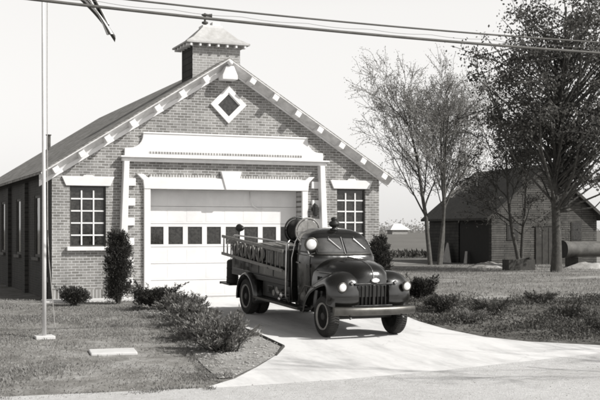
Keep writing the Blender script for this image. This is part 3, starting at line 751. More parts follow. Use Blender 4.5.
rings = [cab_ring(z) for z in zz]; b.grid(rings, closed=True); b.poly(rings[0][::-1]); b.poly(rings[-1])
cab = b.build('cab', M['paint'], TR, smooth=True)
def patch(fn, u0, u1, z0, z1, name, mat, par, nu=10, nz=6, taper=0.0, solid=0.0):
    b = MB(); rows = []
    for j in range(nz + 1):
        t = j / nz; z = z0 + (z1 - z0) * t
        a0, a1 = u0 + taper * t, u1 - taper * t
        rows.append([fn(a0 + (a1 - a0) * i / nu, z) for i in range(nu + 1)])
    b.grid(rows); return b.build(name, mat, par, smooth=True, solid=solid)
for s in (-1, 1):
    x0, x1 = (-0.62, -0.035) if s < 0 else (0.035, 0.62)
    fr = patch(lambda x, z: cab_front(x, z, 0.006), x0 - 0.03 * (s < 0) + 0.0, x1 + 0.03 * (s > 0), 1.655, 1.99, 'windshield', M['black'], TR)
    patch(lambda x, z: cab_front(x, z, 0.014), x0, x1, 1.685, 1.965, 'pane', M['screen'], fr)
    dr = patch(lambda y, z: cab_side(y, z, s, 0.008), -3.2, -2.44, 0.62, 1.6, 'door', M['paint'], TR)
    b = MB(); p = cab_side(-2.6, 1.42, s, 0.03); b.tube([p, (p[0] + s * 0.02, p[1] - 0.14, p[2])], 0.014, 6); b.build('handle', M['chrome'], dr)
    sw = patch(lambda y, z: cab_side(y, z, s, 0.006), -3.1, -2.46, 1.655, 1.95, 'side_window', M['black'], TR, taper=0.03)
    patch(lambda y, z: cab_side(y, z, s, 0.012), -3.06, -2.5, 1.685, 1.93, 'pane', M['glass'], sw, taper=0.03)
b = MB(); b.tube([cab_front(-0.02, 1.64, 0.02), cab_front(0, 1.99, 0.02)], 0.014, 6); b.build('windshield_divider', M['chrome'], TR)
for x in (-0.3, 0.3):
    b = MB(); b.tube([cab_front(x, 1.99, 0.03), cab_front(x - 0.02, 1.95, 0.04), cab_front(x + 0.2, 1.74, 0.03)], [0.012, 0.01, 0.007], 6); b.build('wiper', M['chrome'], TR)
# light trim line along the rear edge of the cab
b = MB(); b.tube([(-.79, -2.315, 0.55), (-.80, -2.31, 1.5), (-.73, -2.33, 1.86), (-.63, -2.38, 2.05), (-.44, -2.47, 2.137), (0, -2.54, 2.175), (.44, -2.47, 2.137), (.63, -2.38, 2.05), (.73, -2.33, 1.86), (.8, -2.31, 1.5)], 0.015, 6); b.build('cab_trim', M['chrome'], TR, smooth=True)
# spot lamp on the screen pillar
def lamp(cx, cy, cz, r, name, parent, depth=0.16, shell=None, tilt=None):
    b = MB(); b.lathe([(0.03, depth), (0.55 * r, depth * 0.9), (0.85 * r, depth * 0.55), (r * 1.0, 0.02), (r * 1.16, 0.0), (r * 1.16, -0.03), (r * 0.96, -0.036)], (0, 0, 0), 'y', 20)
    o = b.build(name, shell or M['bumper'], parent, smooth=True); o.location = (cx, cy, cz)
    if tilt: o.rotation_euler = tilt
    b = MB(); b.lathe([(r * 0.99, -0.024), (r * 0.8, -0.04), (r * 0.45, -0.052), (0.0, -0.057)], (0, 0, 0), 'y', 20)
    b.build('lens', M['lens'], o, smooth=True); return o
sp = lamp(-0.8, -3.3, 1.86, 0.13, 'spot_lamp', TR, tilt=(0, 0, rad(-12)))
b = MB(); b.tube([(-0.72, -3.26, 1.6), (-0.80, -3.22, 1.62), (-0.84, -3.22, 1.72)], 0.014, 6); b.tube([(-0.86, -3.24, 1.62), (-0.7, -3.3, 1.68)], 0.01, 6); b.build('lamp_arm', M['chrome'], TR)
# siren on the cab roof
b = MB(); b.lathe([(r, z - 0.13) for r, z in [(0.09, 2.25), (0.09, 2.3), (0.05, 2.32), (0.05, 2.335), (0.09, 2.35), (0.12, 2.38), (0.12, 2.425), (0.09, 2.455), (0.06, 2.47), (0.075, 2.485), (0.075, 2.53), (0.03, 2.55), (0, 2.55)]], (-0.02, -2.8, 0), 'z', 18)
b.build('siren', M['black'], TR, smooth=True)
# hood
HK = [(-3.30, .77, 1.575, .9), (-3.45, .76, 1.59, .9), (-3.8, .70, 1.58, .9), (-4.2, .61, 1.545, .88), (-4.5, .53, 1.50, .86), (-4.68, .46, 1.455, .86), (-4.80, .40, 1.39, .86), (-4.88, .33, 1.29, .86), (-4.915, .25, 1.18, .86)]
b = MB(); rows = []
for y, w, zt, zb in HK:
    r = []; y = cy(y)
    for k in range(25):
        a = PI * k / 24; c, s_ = cos(a), sin(a); n = 3.0
        r.append((w * math.copysign(abs(c) ** (2 / n), c), y, zb + (zt - zb) * abs(s_) ** (2 / n)))
    rows.append(r)
b.grid(rows); b.poly(rows[-1]); b.poly(rows[0][::-1]); hood = b.build('hood', M['paint'], TR, smooth=True)
b = MB(); b.tube([(0, cy(y), z) for y, z in ((-3.45, 1.592), (-3.8, 1.583), (-4.2, 1.548), (-4.5, 1.503), (-4.68, 1.458), (-4.8, 1.393), (-4.88, 1.295), (-4.93, 1.2))], 0.012, 6); b.build('centre_strip', M['chrome'], hood)
for s in (-1, 1):
    b = MB(); b.tube([(s * x, cy(y), z) for x, y, z in ((.765, -3.45, 1.3), (.66, -4.0, 1.3), (.565, -4.4, 1.28), (.47, -4.68, 1.25))], 0.010, 6); b.build('side_strip', M['chrome'], hood)
b = MB(); b.lathe([(0.0, -0.02), (0.085, -0.015), (0.09, 0.01), (0.085, 0.03)], (0, 0, 0), 'y', 24); o = b.build('badge', M['lens'], TR, smooth=False); o.location = (0.02, cy(-4.98), 1.2); o.scale = (1, 1, 0.5)
# grille
b = MB(); b.box(-0.42, 0.42, cy(-4.87), cy(-4.8), 0.66, 1.12); gr = b.build('grille', M['black'], TR)
for k in range(9):
    x = -0.36 + 0.09 * k; b = MB(); b.box(x - 0.012, x + 0.012, cy(-4.95), cy(-4.87), 0.7, 1.1 - 0.05 * abs(x)); b.build('bar', M['paint_dull'], gr, bevel=0.006)
b = MB(); b.box(-0.44, 0.44, cy(-4.96), cy(-4.84), 1.105, 1.145); b.box(-0.44, 0.44, cy(-4.96), cy(-4.84), 0.655, 0.695); b.box(-0.03, 0.03, cy(-4.97), cy(-4.84), 0.69, 1.11); b.build('grille_frame', M['paint'], gr, bevel=0.012)
# front fenders
def cr(pts, n):
    out = []; P = [Vector(p) for p in pts]; P = [2 * P[0] - P[1]] + P + [2 * P[-1] - P[-2]]
    for i in range(1, len(P) - 2):
        for k in range(n):
            t = k / n; a, c, d, e_ = P[i - 1], P[i], P[i + 1], P[i + 2]
            out.append(0.5 * (2 * c + (d - a) * t + (2 * a - 5 * c + 4 * d - e_) * t * t + (3 * c - a - 3 * d + e_) * t ** 3))
    out.append(P[-2]); return out
FP = cr([(0, -3.02, 0.5), (0, -3.14, 0.78), (0, -3.4, 1.05), (0, -3.8, 1.24), (0, -4.2, 1.34), (0, -4.55, 1.33), (0, -4.82, 1.2), (0, -4.95, 0.98), (0, -4.97, 0.78), (0, -4.9, 0.62)], 4)
FP = [Vector((0, cy(p.y), p.z)) for p in FP]
SEC = [(.33, .0), (.48, .02), (.62, .01), (.74, -.025), (.84, -.08), (.91, -.14), (.945, -.2), (.955, -.25), (.945, -.285)]
def fender(s, path, sec, name, mat, closed=False):
    b = MB(); rows = []
    for i, p in enumerate(path):
        t = (path[min(i + 1, len(path) - 1)] - path[max(i - 1, 0)]).normalized(); n = Vector((0, t.z, -t.y))
        if n.dot(p - Vector((0, -4.1 if path is FP else 0, 0.3))) < 0: n = -n
        rows.append([(s * x, p.y + n.y * o, p.z + n.z * o) for x, o in sec])
    b.grid(rows); return b.build(name, mat, TR, smooth=True, solid=0.012, subsurf=1)
for s in (-1, 1):
    ff = fender(s, FP, SEC, 'front_fender', M['paint'])
    lamp(s * 0.74, cy(-4.985), 1.07, 0.092, 'headlight', TR, depth=0.12)
    b = MB(); b.lathe([(0.0, -0.02), (0.035, -0.01), (0.04, 0.02), (0.02, 0.06)], (s * 0.5, cy(-4.95), 1.15), 'y', 12); b.build('marker_lamp', M['chrome'], TR, smooth=True)
    # inner wheel well so that no light shows through
    b = MB(); b.box(s * 0.5 - 0.02, s * 0.5 + 0.02, -4.5, -3.2, 0.55, 1.1); b.build('wheel_well', M['black'], TR)
b = MB(); b.box(-0.5, 0.5, -4.5, -3.3, 0.45, 0.9); b.build('engine_bay', M['black'], TR)
# bumper
b = MB(); rows = []
for i in range(17):
    x = -0.93 + 1.86 * i / 16; y = -4.86 + 0.14 * (abs(x) / 0.93) ** 3
    rows.append([(x, y + dy, z) for dy, z in ((0.06, 0.5), (0.01, 0.505), (-0.015, 0.53), (-0.03, 0.59), (-0.015, 0.65), (0.01, 0.675), (0.06, 0.68))])
b.grid(rows, closed=True); b.poly(rows[0]); b.poly(rows[-1][::-1]); bu = b.build('bumper', M['bumper'], TR, smooth=True)
for s in (-1, 1):
    b = MB(); b.box(s * 0.42 - 0.04, s * 0.42 + 0.04, -4.84, -4.3, 0.52, 0.62); b.build('bumper_arm', M['black'], bu)
# door shut lines, beading and rivets
for s in (-1, 1):
    for y in (-3.2, -2.44):
        b = MB(); b.tube([cab_side(y, z, s, 0.009) for z in (0.62, 0.9, 1.2, 1.5, 1.6)], 0.006, 5); b.build('shut_line', M['void'], TR)
    b = MB(); b.tube([cab_side(y, 1.605, s, 0.012) for y in [-3.25 + 0.08 * i for i in range(12)]], 0.01, 6); b.build('belt_moulding', M['bumper'], TR, smooth=True)
    for k in range(2):
        b = MB(); b.box(min(s * .82, s * .845), max(s * .82, s * .845), -3.23, -3.17, 0.85 + 0.5 * k, 0.93 + 0.5 * k); b.build('hinge', M['black'], TR, bevel=0.006)
    b = MB(); b.tube([(s * (x + 0.012), y, z) for x, y, z in [(.965, -3.05, .55), (.965, -3.17, .8), (.965, -3.42, 1.0), (.965, -3.8, 1.0)]], 0.012, 6); b.build('fender_bead', M['bumper'], TR, smooth=True)
b = MB(); b.tube([cab_front(-0.65 + 0.1 * i, 1.64, 0.012) for i in range(14)], 0.011, 6); b.build('cowl_moulding', M['bumper'], TR, smooth=True)
# hood louvres, door mirror, tow hooks, number of small fittings
for s in (-1, 1):
    for k in range(6):
        y = -3.55 - 0.09 * k; x = lerp_keys([(h[0] * -1, h[1]) for h in HK], -y)[0] + 0.002
        b = MB(); b.box(min(s * (x - 0.03), s * (x + 0.008)), max(s * (x - 0.03), s * (x + 0.008)), y - 0.018, y + 0.018, 1.0, 1.2); b.build('louvre', M['black'], hood, bevel=0.006)
    b = MB(); b.tube([(s * 0.6, -4.76, 0.5), (s * 0.6, -4.8, 0.44), (s * 0.6, -4.84, 0.46)], 0.02, 6); b.build('tow_hook', M['black'], TR)
for (y, z, l) in ((-1.8, 0.6, 0.22), (-1.25, 0.68, 0.3)):
    b = MB(); b.box(-0.8, -0.775, y, y + l, z - 0.08, z + 0.1); b.build('locker_door', M['paint'], TR, bevel=0.01)
# wheels
def wheel(x, y, s, dual=False):
    z = 0.425; w = MB()
    w.lathe([(0.0, -0.02 * s), (0.09, -0.03 * s), (0.12, 0.03 * s), (0.2, 0.04 * s), (0.25, 0.0), (0.27, -0.05 * s)], (0, 0, 0), 'x', 28)
    wo = w.build('wheel', M['paint_dull'], TR, smooth=True); wo.location = (x, y, z)
    offs = [0.0] + ([-0.27 * s] if dual else [])
    for dx in offs:
        t = MB(); prof = [(0.27, -0.085), (0.29, -0.1), (0.35, -0.112), (0.4, -0.1), (0.418, -0.075), (0.425, -0.03), (0.418, -0.005), (0.418, 0.005), (0.425, 0.03), (0.418, 0.075), (0.4, 0.1), (0.35, 0.112), (0.29, 0.1), (0.27, 0.085), (0.26, 0.0), (0.27, -0.085)]
        t.lathe([(r, h + dx) for r, h in prof], (0, 0, 0), 'x', 40); smooth_by_angle(t.build('tyre', M['rubber'], wo), 35)
    r = MB(); hh = s * 0.105
    r.lathe([(0.245, hh - s * 0.03), (0.255, hh + s * 0.004), (0.278, hh + s * 0.012), (0.285, hh - s * 0.01), (0.275, hh - s * 0.03)], (0, 0, 0), 'x', 36); r.build('rim', M['ring'], wo, smooth=True)
    h = MB(); h.lathe([(0.1, 0.02 * s), (0.1, 0.07 * s), (0.07, 0.1 * s), (0, 0.105 * s)], (0, 0, 0), 'x', 16); h.build('hub', M['black'], wo, smooth=False)
for s in (-1, 1):
    wheel(s * 0.79, -4.1, s); wheel(s * 0.86, 0.0, s, True)
b = MB(); b.tube([(-0.8, 0, 0.425), (0.8, 0, 0.425)], 0.06, 8); b.tube([(-0.75, -4.1, 0.4), (0.75, -4.1, 0.4)], 0.05, 8); b.build('axle', M['black'], TR)
b = MB()
for s in (-1, 1): b.box(s * 0.4 - 0.04, s * 0.4 + 0.04, -4.5, 1.3, 0.5, 0.66)
b.box(-0.36, 0.36, -2.4, -2.2, 0.52, 0.64); b.build('chassis', M['black'], TR)
# running boards
for s in (-1, 1):
    b = MB(); b.box(min(s * 0.7, s * 1.0), max(s * 0.7, s * 1.0), -3.12, -0.62, 0.44, 0.49); rbd = b.build('running_board', M['black'], TR, bevel=0.008)
    b = MB(); b.box(min(s * 0.985, s * 1.01), max(s * 0.985, s * 1.01), -3.12, -0.62, 0.455, 0.498); b.build('edge_trim', M['bumper'], rbd)
# rear body
b = MB(); b.box(-0.86, 0.86, -2.26, 1.22, 0.86, 0.98); b.box(-0.86, -0.8, -2.26, 1.22, 0.98, 1.66); b.box(0.8, 0.86, -2.26, 1.22, 0.98, 1.66); b.box(-0.8, 0.8, -2.26, -2.2, 0.98, 1.66); b.box(-0.8, 0.8, 1.16, 1.22, 0.98, 1.5)
hb = b.build('hose_body', M['paint_dull'], TR, bevel=0.015)
for s in (-1, 1):
    for y0, y1 in ((-2.2, -1.5), (-1.42, -0.62), (-0.54, 0.3), (0.38, 1.14)):
        b = MB(); b.box(min(s * 0.858, s * 0.872), max(s * 0.858, s * 0.872), y0, y1, 1.02, 1.6); b.build('panel', M['paint'], hb, bevel=0.008)
    b = MB(); b.tube([(s * 0.84, 1.2, 1.64), (s * 0.84, 1.2, 1.78), (s * 0.84, 1.1, 1.83), (s * 0.84, -2.1, 1.83), (s * 0.84, -2.2, 1.78), (s * 0.84, -2.2, 1.64)], 0.02, 8); b.build('grab_rail', M['chrome'], hb, smooth=True)
    # skirt between cab and rear wheel
    b = MB(); b.box(min(s * 0.55, s * 0.78), max(s * 0.55, s * 0.78), -1.85, -0.62, 0.5, 0.86); b.build('compartment', M['paint_dull'], TR, bevel=0.015)
    # rear fender
    path = [Vector((0, 0.62 * cos(a), 0.40 + 0.62 * sin(a))) for a in [rad(-8 + 196 * k / 22) for k in range(23)]]
    fender(s, path, [(.66, -.02), (.72, 0), (.86, 0), (.95, -.012), (.99, -.045), (1.0, -.085)], 'rear_fender', M['paint'])
    b = MB(); b.box(min(s * 0.5, s * 0.66), max(s * 0.5, s * 0.66), -0.62, 0.62, 0.6, 0.86); b.build('wheel_well', M['black'], TR)
b = MB()
for k in range(9):
    r = random.Random(k); b.tube([(-0.7 + 0.17 * k, -2.1, 1.56 + 0.06 * r.random()), (-0.7 + 0.17 * k, -0.5, 1.62 + 0.06 * r.random()), (-0.7 + 0.17 * k, 1.1, 1.55)], 0.07, 8)
b.box(-0.78, 0.78, -2.15, 1.14, 0.99, 1.5); b.build('packed_hose', M['hose'], TR, smooth=False)
b = MB(); b.box(-0.92, 0.92, 1.22, 1.86, 0.56, 0.6); tb = b.build('tailboard', M['paint_dull'], TR, bevel=0.008)
b = MB(); b.box(-0.93, 0.93, 1.86, 1.885, 0.55, 0.61); b.build('edge_trim', M['bumper'], tb)
b = MB(); b.box(-0.6, 0.6, 0.7, 1.24, 0.6, 0.86); b.build('rear_step', M['paint_dull'], TR)
# pump panel between cab and body
b = MB(); b.box(-0.8, 0.8, -2.22, -1.86, 0.5, 0.858); pp = b.build('pump_panel', M['paint_dull'], TR, bevel=0.01)
for (y, z, r, m) in ((-2.12, 0.66, 0.06, 'chrome'), (-1.95, 0.7, 0.055, 'brass'), (-2.02, 0.57, 0.045, 'chrome')):
    b = MB(); b.lathe([(r * 0.7, 0.02), (r * 0.7, -0.09), (r, -0.1), (r * 1.05, -0.16), (r * 0.6, -0.18), (0, -0.185)], (-0.8, y, z), 'x', 14); b.build('hose_outlet', M[m], pp, smooth=False)
for (y, z) in ((-1.72, 0.74), (-1.55, 0.66)):
    b = MB(); b.lathe([(0.02, 0.0), (0.02, -0.1), (0.07, -0.105), (0.07, -0.12), (0, -0.125)], (-0.78, y, z), 'x', 12); b.build('valve_wheel', M['wood_light'], pp)
b = MB(); b.tube([(-0.88, -2.28, 0.5), (-0.92, -2.28, 0.7), (-0.92, -2.28, 1.8), (-0.84, -2.28, 1.9)], 0.018, 8); b.build('hand_rail', M['chrome'], TR, smooth=True)
# hose reel behind the cab: axle lengthwise, two flanges
RC = Vector((-0.38, 0, 2.08))
b = MB(); b.lathe([(0.12, -2.2), (0.12, -1.62)], (RC.x, 0, RC.z), 'y', 20); hr = b.build('hose_reel', M['black'], TR, smooth=False)
b = MB()
for k in range(7):
    yy = -2.14 + 0.08 * k
    b.tube([(RC.x + 0.2 * cos(a), yy, RC.z + 0.2 * sin(a)) for a in [2 * PI * i / 24 for i in range(25)]], 0.04, 6)
b.build('wound_hose', M['rubber'], hr, smooth=True)
for yy in (-2.21, -1.6):
    b = MB(); b.tube([(RC.x + 0.29 * cos(a), yy, RC.z + 0.29 * sin(a)) for a in [2 * PI * i / 36 for i in range(37)]], 0.022, 8)
    b.tube([(RC.x - 0.28, yy, RC.z), (RC.x + 0.28, yy, RC.z)], 0.012, 6); b.tube([(RC.x, yy, RC.z - 0.28), (RC.x, yy, RC.z + 0.28)], 0.012, 6)
    b.lathe([(0.255, -0.006), (0.255, 0.006)], (RC.x, yy, RC.z), 'y', 30)
    b.build('reel_flange', M['ring'] if yy < -2 else M['black'], hr, smooth=False)
b = MB(); b.box(RC.x - 0.25, RC.x + 0.25, -2.18, -1.64, 1.66, 1.72); b.box(RC.x - 0.03, RC.x + 0.03, -2.19, -2.16, 1.7, 2.08); b.box(RC.x - 0.03, RC.x + 0.03, -1.66, -1.63, 1.7, 2.08); b.build('reel_stand', M['black'], hr)
# rear deck lamp
b = MB(); b.tube([(-0.7, 1.15, 1.6), (-0.7, 1.15, 1.95)], 0.018, 8); b.build('lamp_post', M['black'], TR)
lamp(-0.7, 1.15, 2.0, 0.085, 'deck_lamp', TR, shell=M['black'], tilt=(0, 0, rad(195)))
# ladder arms on the body side
LA = lambda y: (1.56 - 0.035 * (1.6 - y))
for y in (0.7, -1.4):
    b = MB(); b.box(-1.0, -0.86, y - 0.03, y + 0.03, LA(y) - 0.26, LA(y) - 0.225); b.build('ladder_hook', M['black'], hb)
# ladder hung on the truck (a thing of its own)
LD = tag(empty('ladder', TL, TE), 'wooden ladder hung along the side of the fire truck', 'ladder')
for dz in (0.215, -0.215):
    b = MB(); p0, p1 = (-0.975, 1.62, LA(1.62) + dz), (-0.975, -2.2, LA(-2.2) + dz)
    b.prism([(p0[0] - 0.02, p0[1], p0[2] - 0.035), (p0[0] + 0.02, p0[1], p0[2] - 0.035), (p0[0] + 0.02, p0[1], p0[2] + 0.035), (p0[0] - 0.02, p0[1], p0[2] + 0.035)], (0, p1[1] - p0[1], p1[2] - p0[2]))
    b.build('rail', M['wood_light'], LD, bevel=0.006)
for k in range(15):
    y = 1.5 - 0.255 * k; b = MB(); b.tube([(-0.975, y, LA(y) - 0.2), (-0.975, y, LA(y) + 0.2)], 0.017, 6); b.build('rung', M['wood_light'], LD, smooth=True)
# coil of hose hung inside the ladder
for k in range(4):
    cy = 0.85 - 0.52 * k; zc_ = LA(cy)
    b = MB()
    for q, rr in enumerate((0.17, 0.135)):
        b.tube([(-0.915 - 0.01 * q, cy + rr * 1.15 * cos(a), zc_ + rr * sin(a)) for a in [2 * PI * i / 22 for i in range(23)]], 0.022, 6)
    o = b.build('hose_coil', M['hose'], None, smooth=True); o.location = TL; o.rotation_euler = TE
    tag(o, ['coiled hose nearest the tailboard, hung behind the ladder rungs', 'second hose coil from the tailboard, behind the ladder rungs', 'third hose coil from the tailboard, behind the ladder rungs', 'hose coil nearest the cab, hung behind the ladder rungs'][k], 'hose', 'hose coils behind the ladder')
# canister on the tailboard
cn = tag(empty('canister', TL, TE), 'dark ribbed metal canister standing on the tailboard of the truck', 'canister')
b = MB(); b.lathe([(0.0, 0.605), (0.15, 0.605), (0.155, 0.63), (0.15, 0.72), (0.158, 0.74), (0.15, 0.76), (0.15, 0.95), (0.158, 0.97), (0.15, 0.99), (0.15, 1.14), (0.12, 1.18), (0.06, 1.2), (0.0, 1.2)], (-0.72, 1.52, 0), 'z', 20)
b.build('barrel', M['pipe_dark'], cn, smooth=False)
b = MB(); b.tube([(-0.78, 1.52, 1.19), (-0.76, 1.52, 1.25), (-0.68, 1.52, 1.25), (-0.66, 1.52, 1.19)], 0.012, 6); b.build('handle', M['brass'], cn)

# ------------------------------------------------------------------ vegetation helpers
def grow_branch(mb, p, d, L, r0, r1, rng, n=6, wob=0.12, up=0.0, sides=6):
    pts = [np.array(p, float)]; rs = [r0]; d = np.array(d, float); d /= np.linalg.norm(d)
    for i in range(n):
        d = d + rng.normal(size=3) * wob + np.array([0, 0, up]); d /= np.linalg.norm(d)
        pts.append(pts[-1] + d * L / n); rs.append(r0 + (r1 - r0) * (i + 1) / n)
    mb.tube([tuple(q) for q in pts], rs, sides, caps=False); return pts, rs

def bare_tree(name, loc, H, stems, spread, seed, label, bark, twig, bud=None, nbud=3, r0=0.2, scale_twig=1.0, levels=3, kids=(9, 8, 6), upk=0.03, budsize=0.1, fork=0.3, stem_dirs=None, group=None):
    rng = np.random.default_rng(seed)
    root = tag(empty(name, loc), label, 'tree', group)
    tr = MB(); tw = MB(); tips = []
    def rec(p, d, L, r, lev):
        mb = tr if lev <= 1 else tw
        pts, rs = grow_branch(mb, p, d, L, r, max(r * 0.25, 0.011), rng, n=(10, 7, 5, 4)[min(lev, 3)], wob=(0.05, 0.11, 0.16, 0.2)[min(lev, 3)], up=upk, sides=(10, 6, 4, 3)[min(lev, 3)])
        if lev >= levels:
            tips.extend(pts[1:]); return
        k = kids[lev]
        for i in range(k):
            t = rng.uniform(fork if lev == 0 else 0.2, 1.0); f = t * (len(pts) - 1); j = min(int(f), len(pts) - 2); q = pts[j] + (pts[j + 1] - pts[j]) * (f - j)
            ax = pts[min(j + 1, len(pts) - 1)] - pts[j]; ax /= np.linalg.norm(ax)
            s = rng.normal(size=3); s -= s.dot(ax) * ax; s /= np.linalg.norm(s)
            a = rng.uniform(0.35, 0.9) * spread
            dd = ax * cos(a) + s * sin(a)
            rec(q, dd, L * rng.uniform(0.38, 0.62) * (1.15 - 0.55 * t if lev == 0 else 1.0), max(rs[j] * 0.5, 0.012), lev + 1)
    for i, (dx, sd) in enumerate(stems):
        rec((dx[0], dx[1], -0.1), sd, H * (1 - 0.06 * i), r0 * (1 - 0.12 * i), 0)
    t_ = tr.build('trunk', bark, root, smooth=True, fix=False)
    c_ = tw.build('crown', twig, root, smooth=True, fix=False)
    if bud is not None and nbud:
        P = np.array(tips); P = np.repeat(P, nbud, axis=0) + rng.normal(size=(len(tips) * nbud, 3)) * 0.09 * scale_twig
        quads_obj('foliage', rhombi(P, budsize, budsize * 0.5, rng), bud, c_)
    return root

# bare spring trees behind the barn's left end
bare_tree('bare_tree', (26.25, 25.6, 0), 9.6, [((0, 0), (-0.07, 0, 1)), ((0.5, -0.1), (0.07, 0, 1)), ((0.62, -0.1), (0.25, 0.02, 1))], 0.85, 11,
          'tall bare tree with several grey stems at the left corner of the barn', M['bark_grey'], M['twig'], M['leaf_bud'], 3, 0.145, kids=(15, 9, 6), upk=0.035, budsize=0.1, fork=0.25)
bare_tree('bare_tree', (41.5, 36.5, 0), 10.5, [((0, 0), (-0.22, 0, 1)), ((0.3, 0), (0.1, 0, 1))], 0.95, 23,
          'bare tree rising directly behind the dark barn roof', M['bark_grey'], M['twig'], M['leaf_bud'], 2, 0.16, kids=(11, 7, 5), upk=0.03, budsize=0.13, fork=0.2)
# leaning young tree before the barn
bare_tree('young_tree', (27.9, 18.6, 0), 6.5, [((0, 0), (-0.26, 0.05, 1)), ((0.05, 0), (0.16, 0, 1))], 1.0, 37,
          'small forked tree leaning in front of the barn wall', M['bark'], M['bark'], M['leaf_dark'], 2, 0.13, kids=(9, 7, 5), upk=0.0, budsize=0.16, fork=0.25)
# faint tree beyond the left edge of the station
bare_tree('bare_tree', (-27.5, 52, 0), 8.0, [((0, 0), (0.05, 0, 1)), ((0.3, 0), (0.3, 0, 1))], 0.95, 41,
          'distant bare tree at the far left behind the station', M['bark_grey'], M['twig'], M['leaf_bud'], 2, 0.16, kids=(10, 7, 5), budsize=0.14)
# roadside tree whose twigs shade the drive
bare_tree('roadside_tree', (16.8, -25.0, gz(16, -25)), 12.0, [((0, 0), (-0.14, 0.08, 1)), ((0.15, 0), (0.12, 0.1, 1))], 0.95, 53,
          'bare roadside tree beyond the far side of the gravel road', M['bark'], M['bark'], M['leaf_dark'], 1, 0.1, kids=(6, 5, 4), budsize=0.1, fork=0.5)

def leafy_tree(loc, label):
    rng = np.random.default_rng(5)
    root = tag(empty('leafy_tree', loc), label, 'tree')
    tr = MB(); H = 14.5
    trunk = [(0, 0, -0.1), (0.05, 0, 1.2), (0.0, 0, 2.8), (-0.1, 0, 4.4), (0.1, 0, 6.2), (0.35, 0.1, 8.2), (0.5, 0, 10.5), (0.6, 0, 13.0)]
    tr.tube(trunk, [0.30, 0.23, 0.21, 0.19, 0.16, 0.12, 0.08, 0.03], 10, caps=False)
    T = [np.array(t) for t in trunk]
    clumps = []
    while len(clumps) < 200:
        c = rng.normal(size=3); c /= np.linalg.norm(c); c *= rng.uniform(0.25, 1.0) ** 0.55
        p = np.array([0.6 + c[0] * 5.2, c[1] * 4.2, 9.1 + c[2] * 5.5])
        if p[2] < 3.9: continue
        # sparser on the side that faces the station
        if p[0] < -1.0 and rng.random() < 0.55: continue
        if p[2] < 5.5 and rng.random() < 0.4: continue
        clumps.append(p)
    allP = []; allS = []; allD = []
    tw = MB()
    for p in clumps:
        hb_ = float(np.clip(p[2] - 0.95 * np.hypot(p[0], p[1]) - 0.5 + rng.normal() * 0.8, 2.9, 12.4)); base = np.array([np.interp(hb_, [t[2] for t in T], [t[k] for t in T]) for k in range(3)])
        mid = base * 0.5 + p * 0.5 + rng.normal(size=3) * 0.4 + np.array([0, 0, 0.1])
        L = np.linalg.norm(p - base)
        tr.tube([tuple(base), tuple(mid), tuple(p)], [0.02 + 0.009 * L, 0.014 + 0.005 * L, 0.01], 5, caps=False)
        R = rng.uniform(0.45, 1.05); n = int(rng.uniform(90, 190) * R / 0.7)
        q = rng.normal(size=(n, 3)) * np.array([R * 0.55, R * 0.55, R * 0.36])
        for k in range(5):
            e_ = q[rng.integers(n)] * 1.2; tw.tube([tuple(p), tuple(p + e_ * 0.5 + rng.normal(size=3) * 0.05), tuple(p + e_)], [0.014, 0.011, 0.008], 3, caps=False)
        allP.append(p + q)
    # long sprays reaching out to the left
    for k in range(11):
        base = T[4 + k % 3]; end = np.array([rng.uniform(-5.6, -3.6), rng.uniform(-2, 1.5), rng.uniform(6.0, 13.0)])
        mid = (base + end) / 2 + np.array([0, 0, 0.5]); tr.tube([tuple(base), tuple(mid), tuple(end)], [0.06, 0.035, 0.012], 5, caps=False)
        for t in np.linspace(0.45, 1.0, 9):
            c = base * (1 - t) ** 2 + 2 * mid * t * (1 - t) + end * t * t
            n = 14; allP.append(c + rng.normal(size=(n, 3)) * np.array([0.3, 0.3, 0.16]))
    tr.build('trunk', M['bark'], root, smooth=True, fix=False)
    P = np.concatenate(allP)
    cr_ = quads_obj('crown', rhombi(P, 0.17, 0.1, rng, droop=0.3), M['leaf_dark'], root)
    tw.build('twigs', M['bark'], cr_, fix=False)
leafy_tree((26.5, 13.4, 0), 'big dark leafy tree on the right, its trunk before the barn')

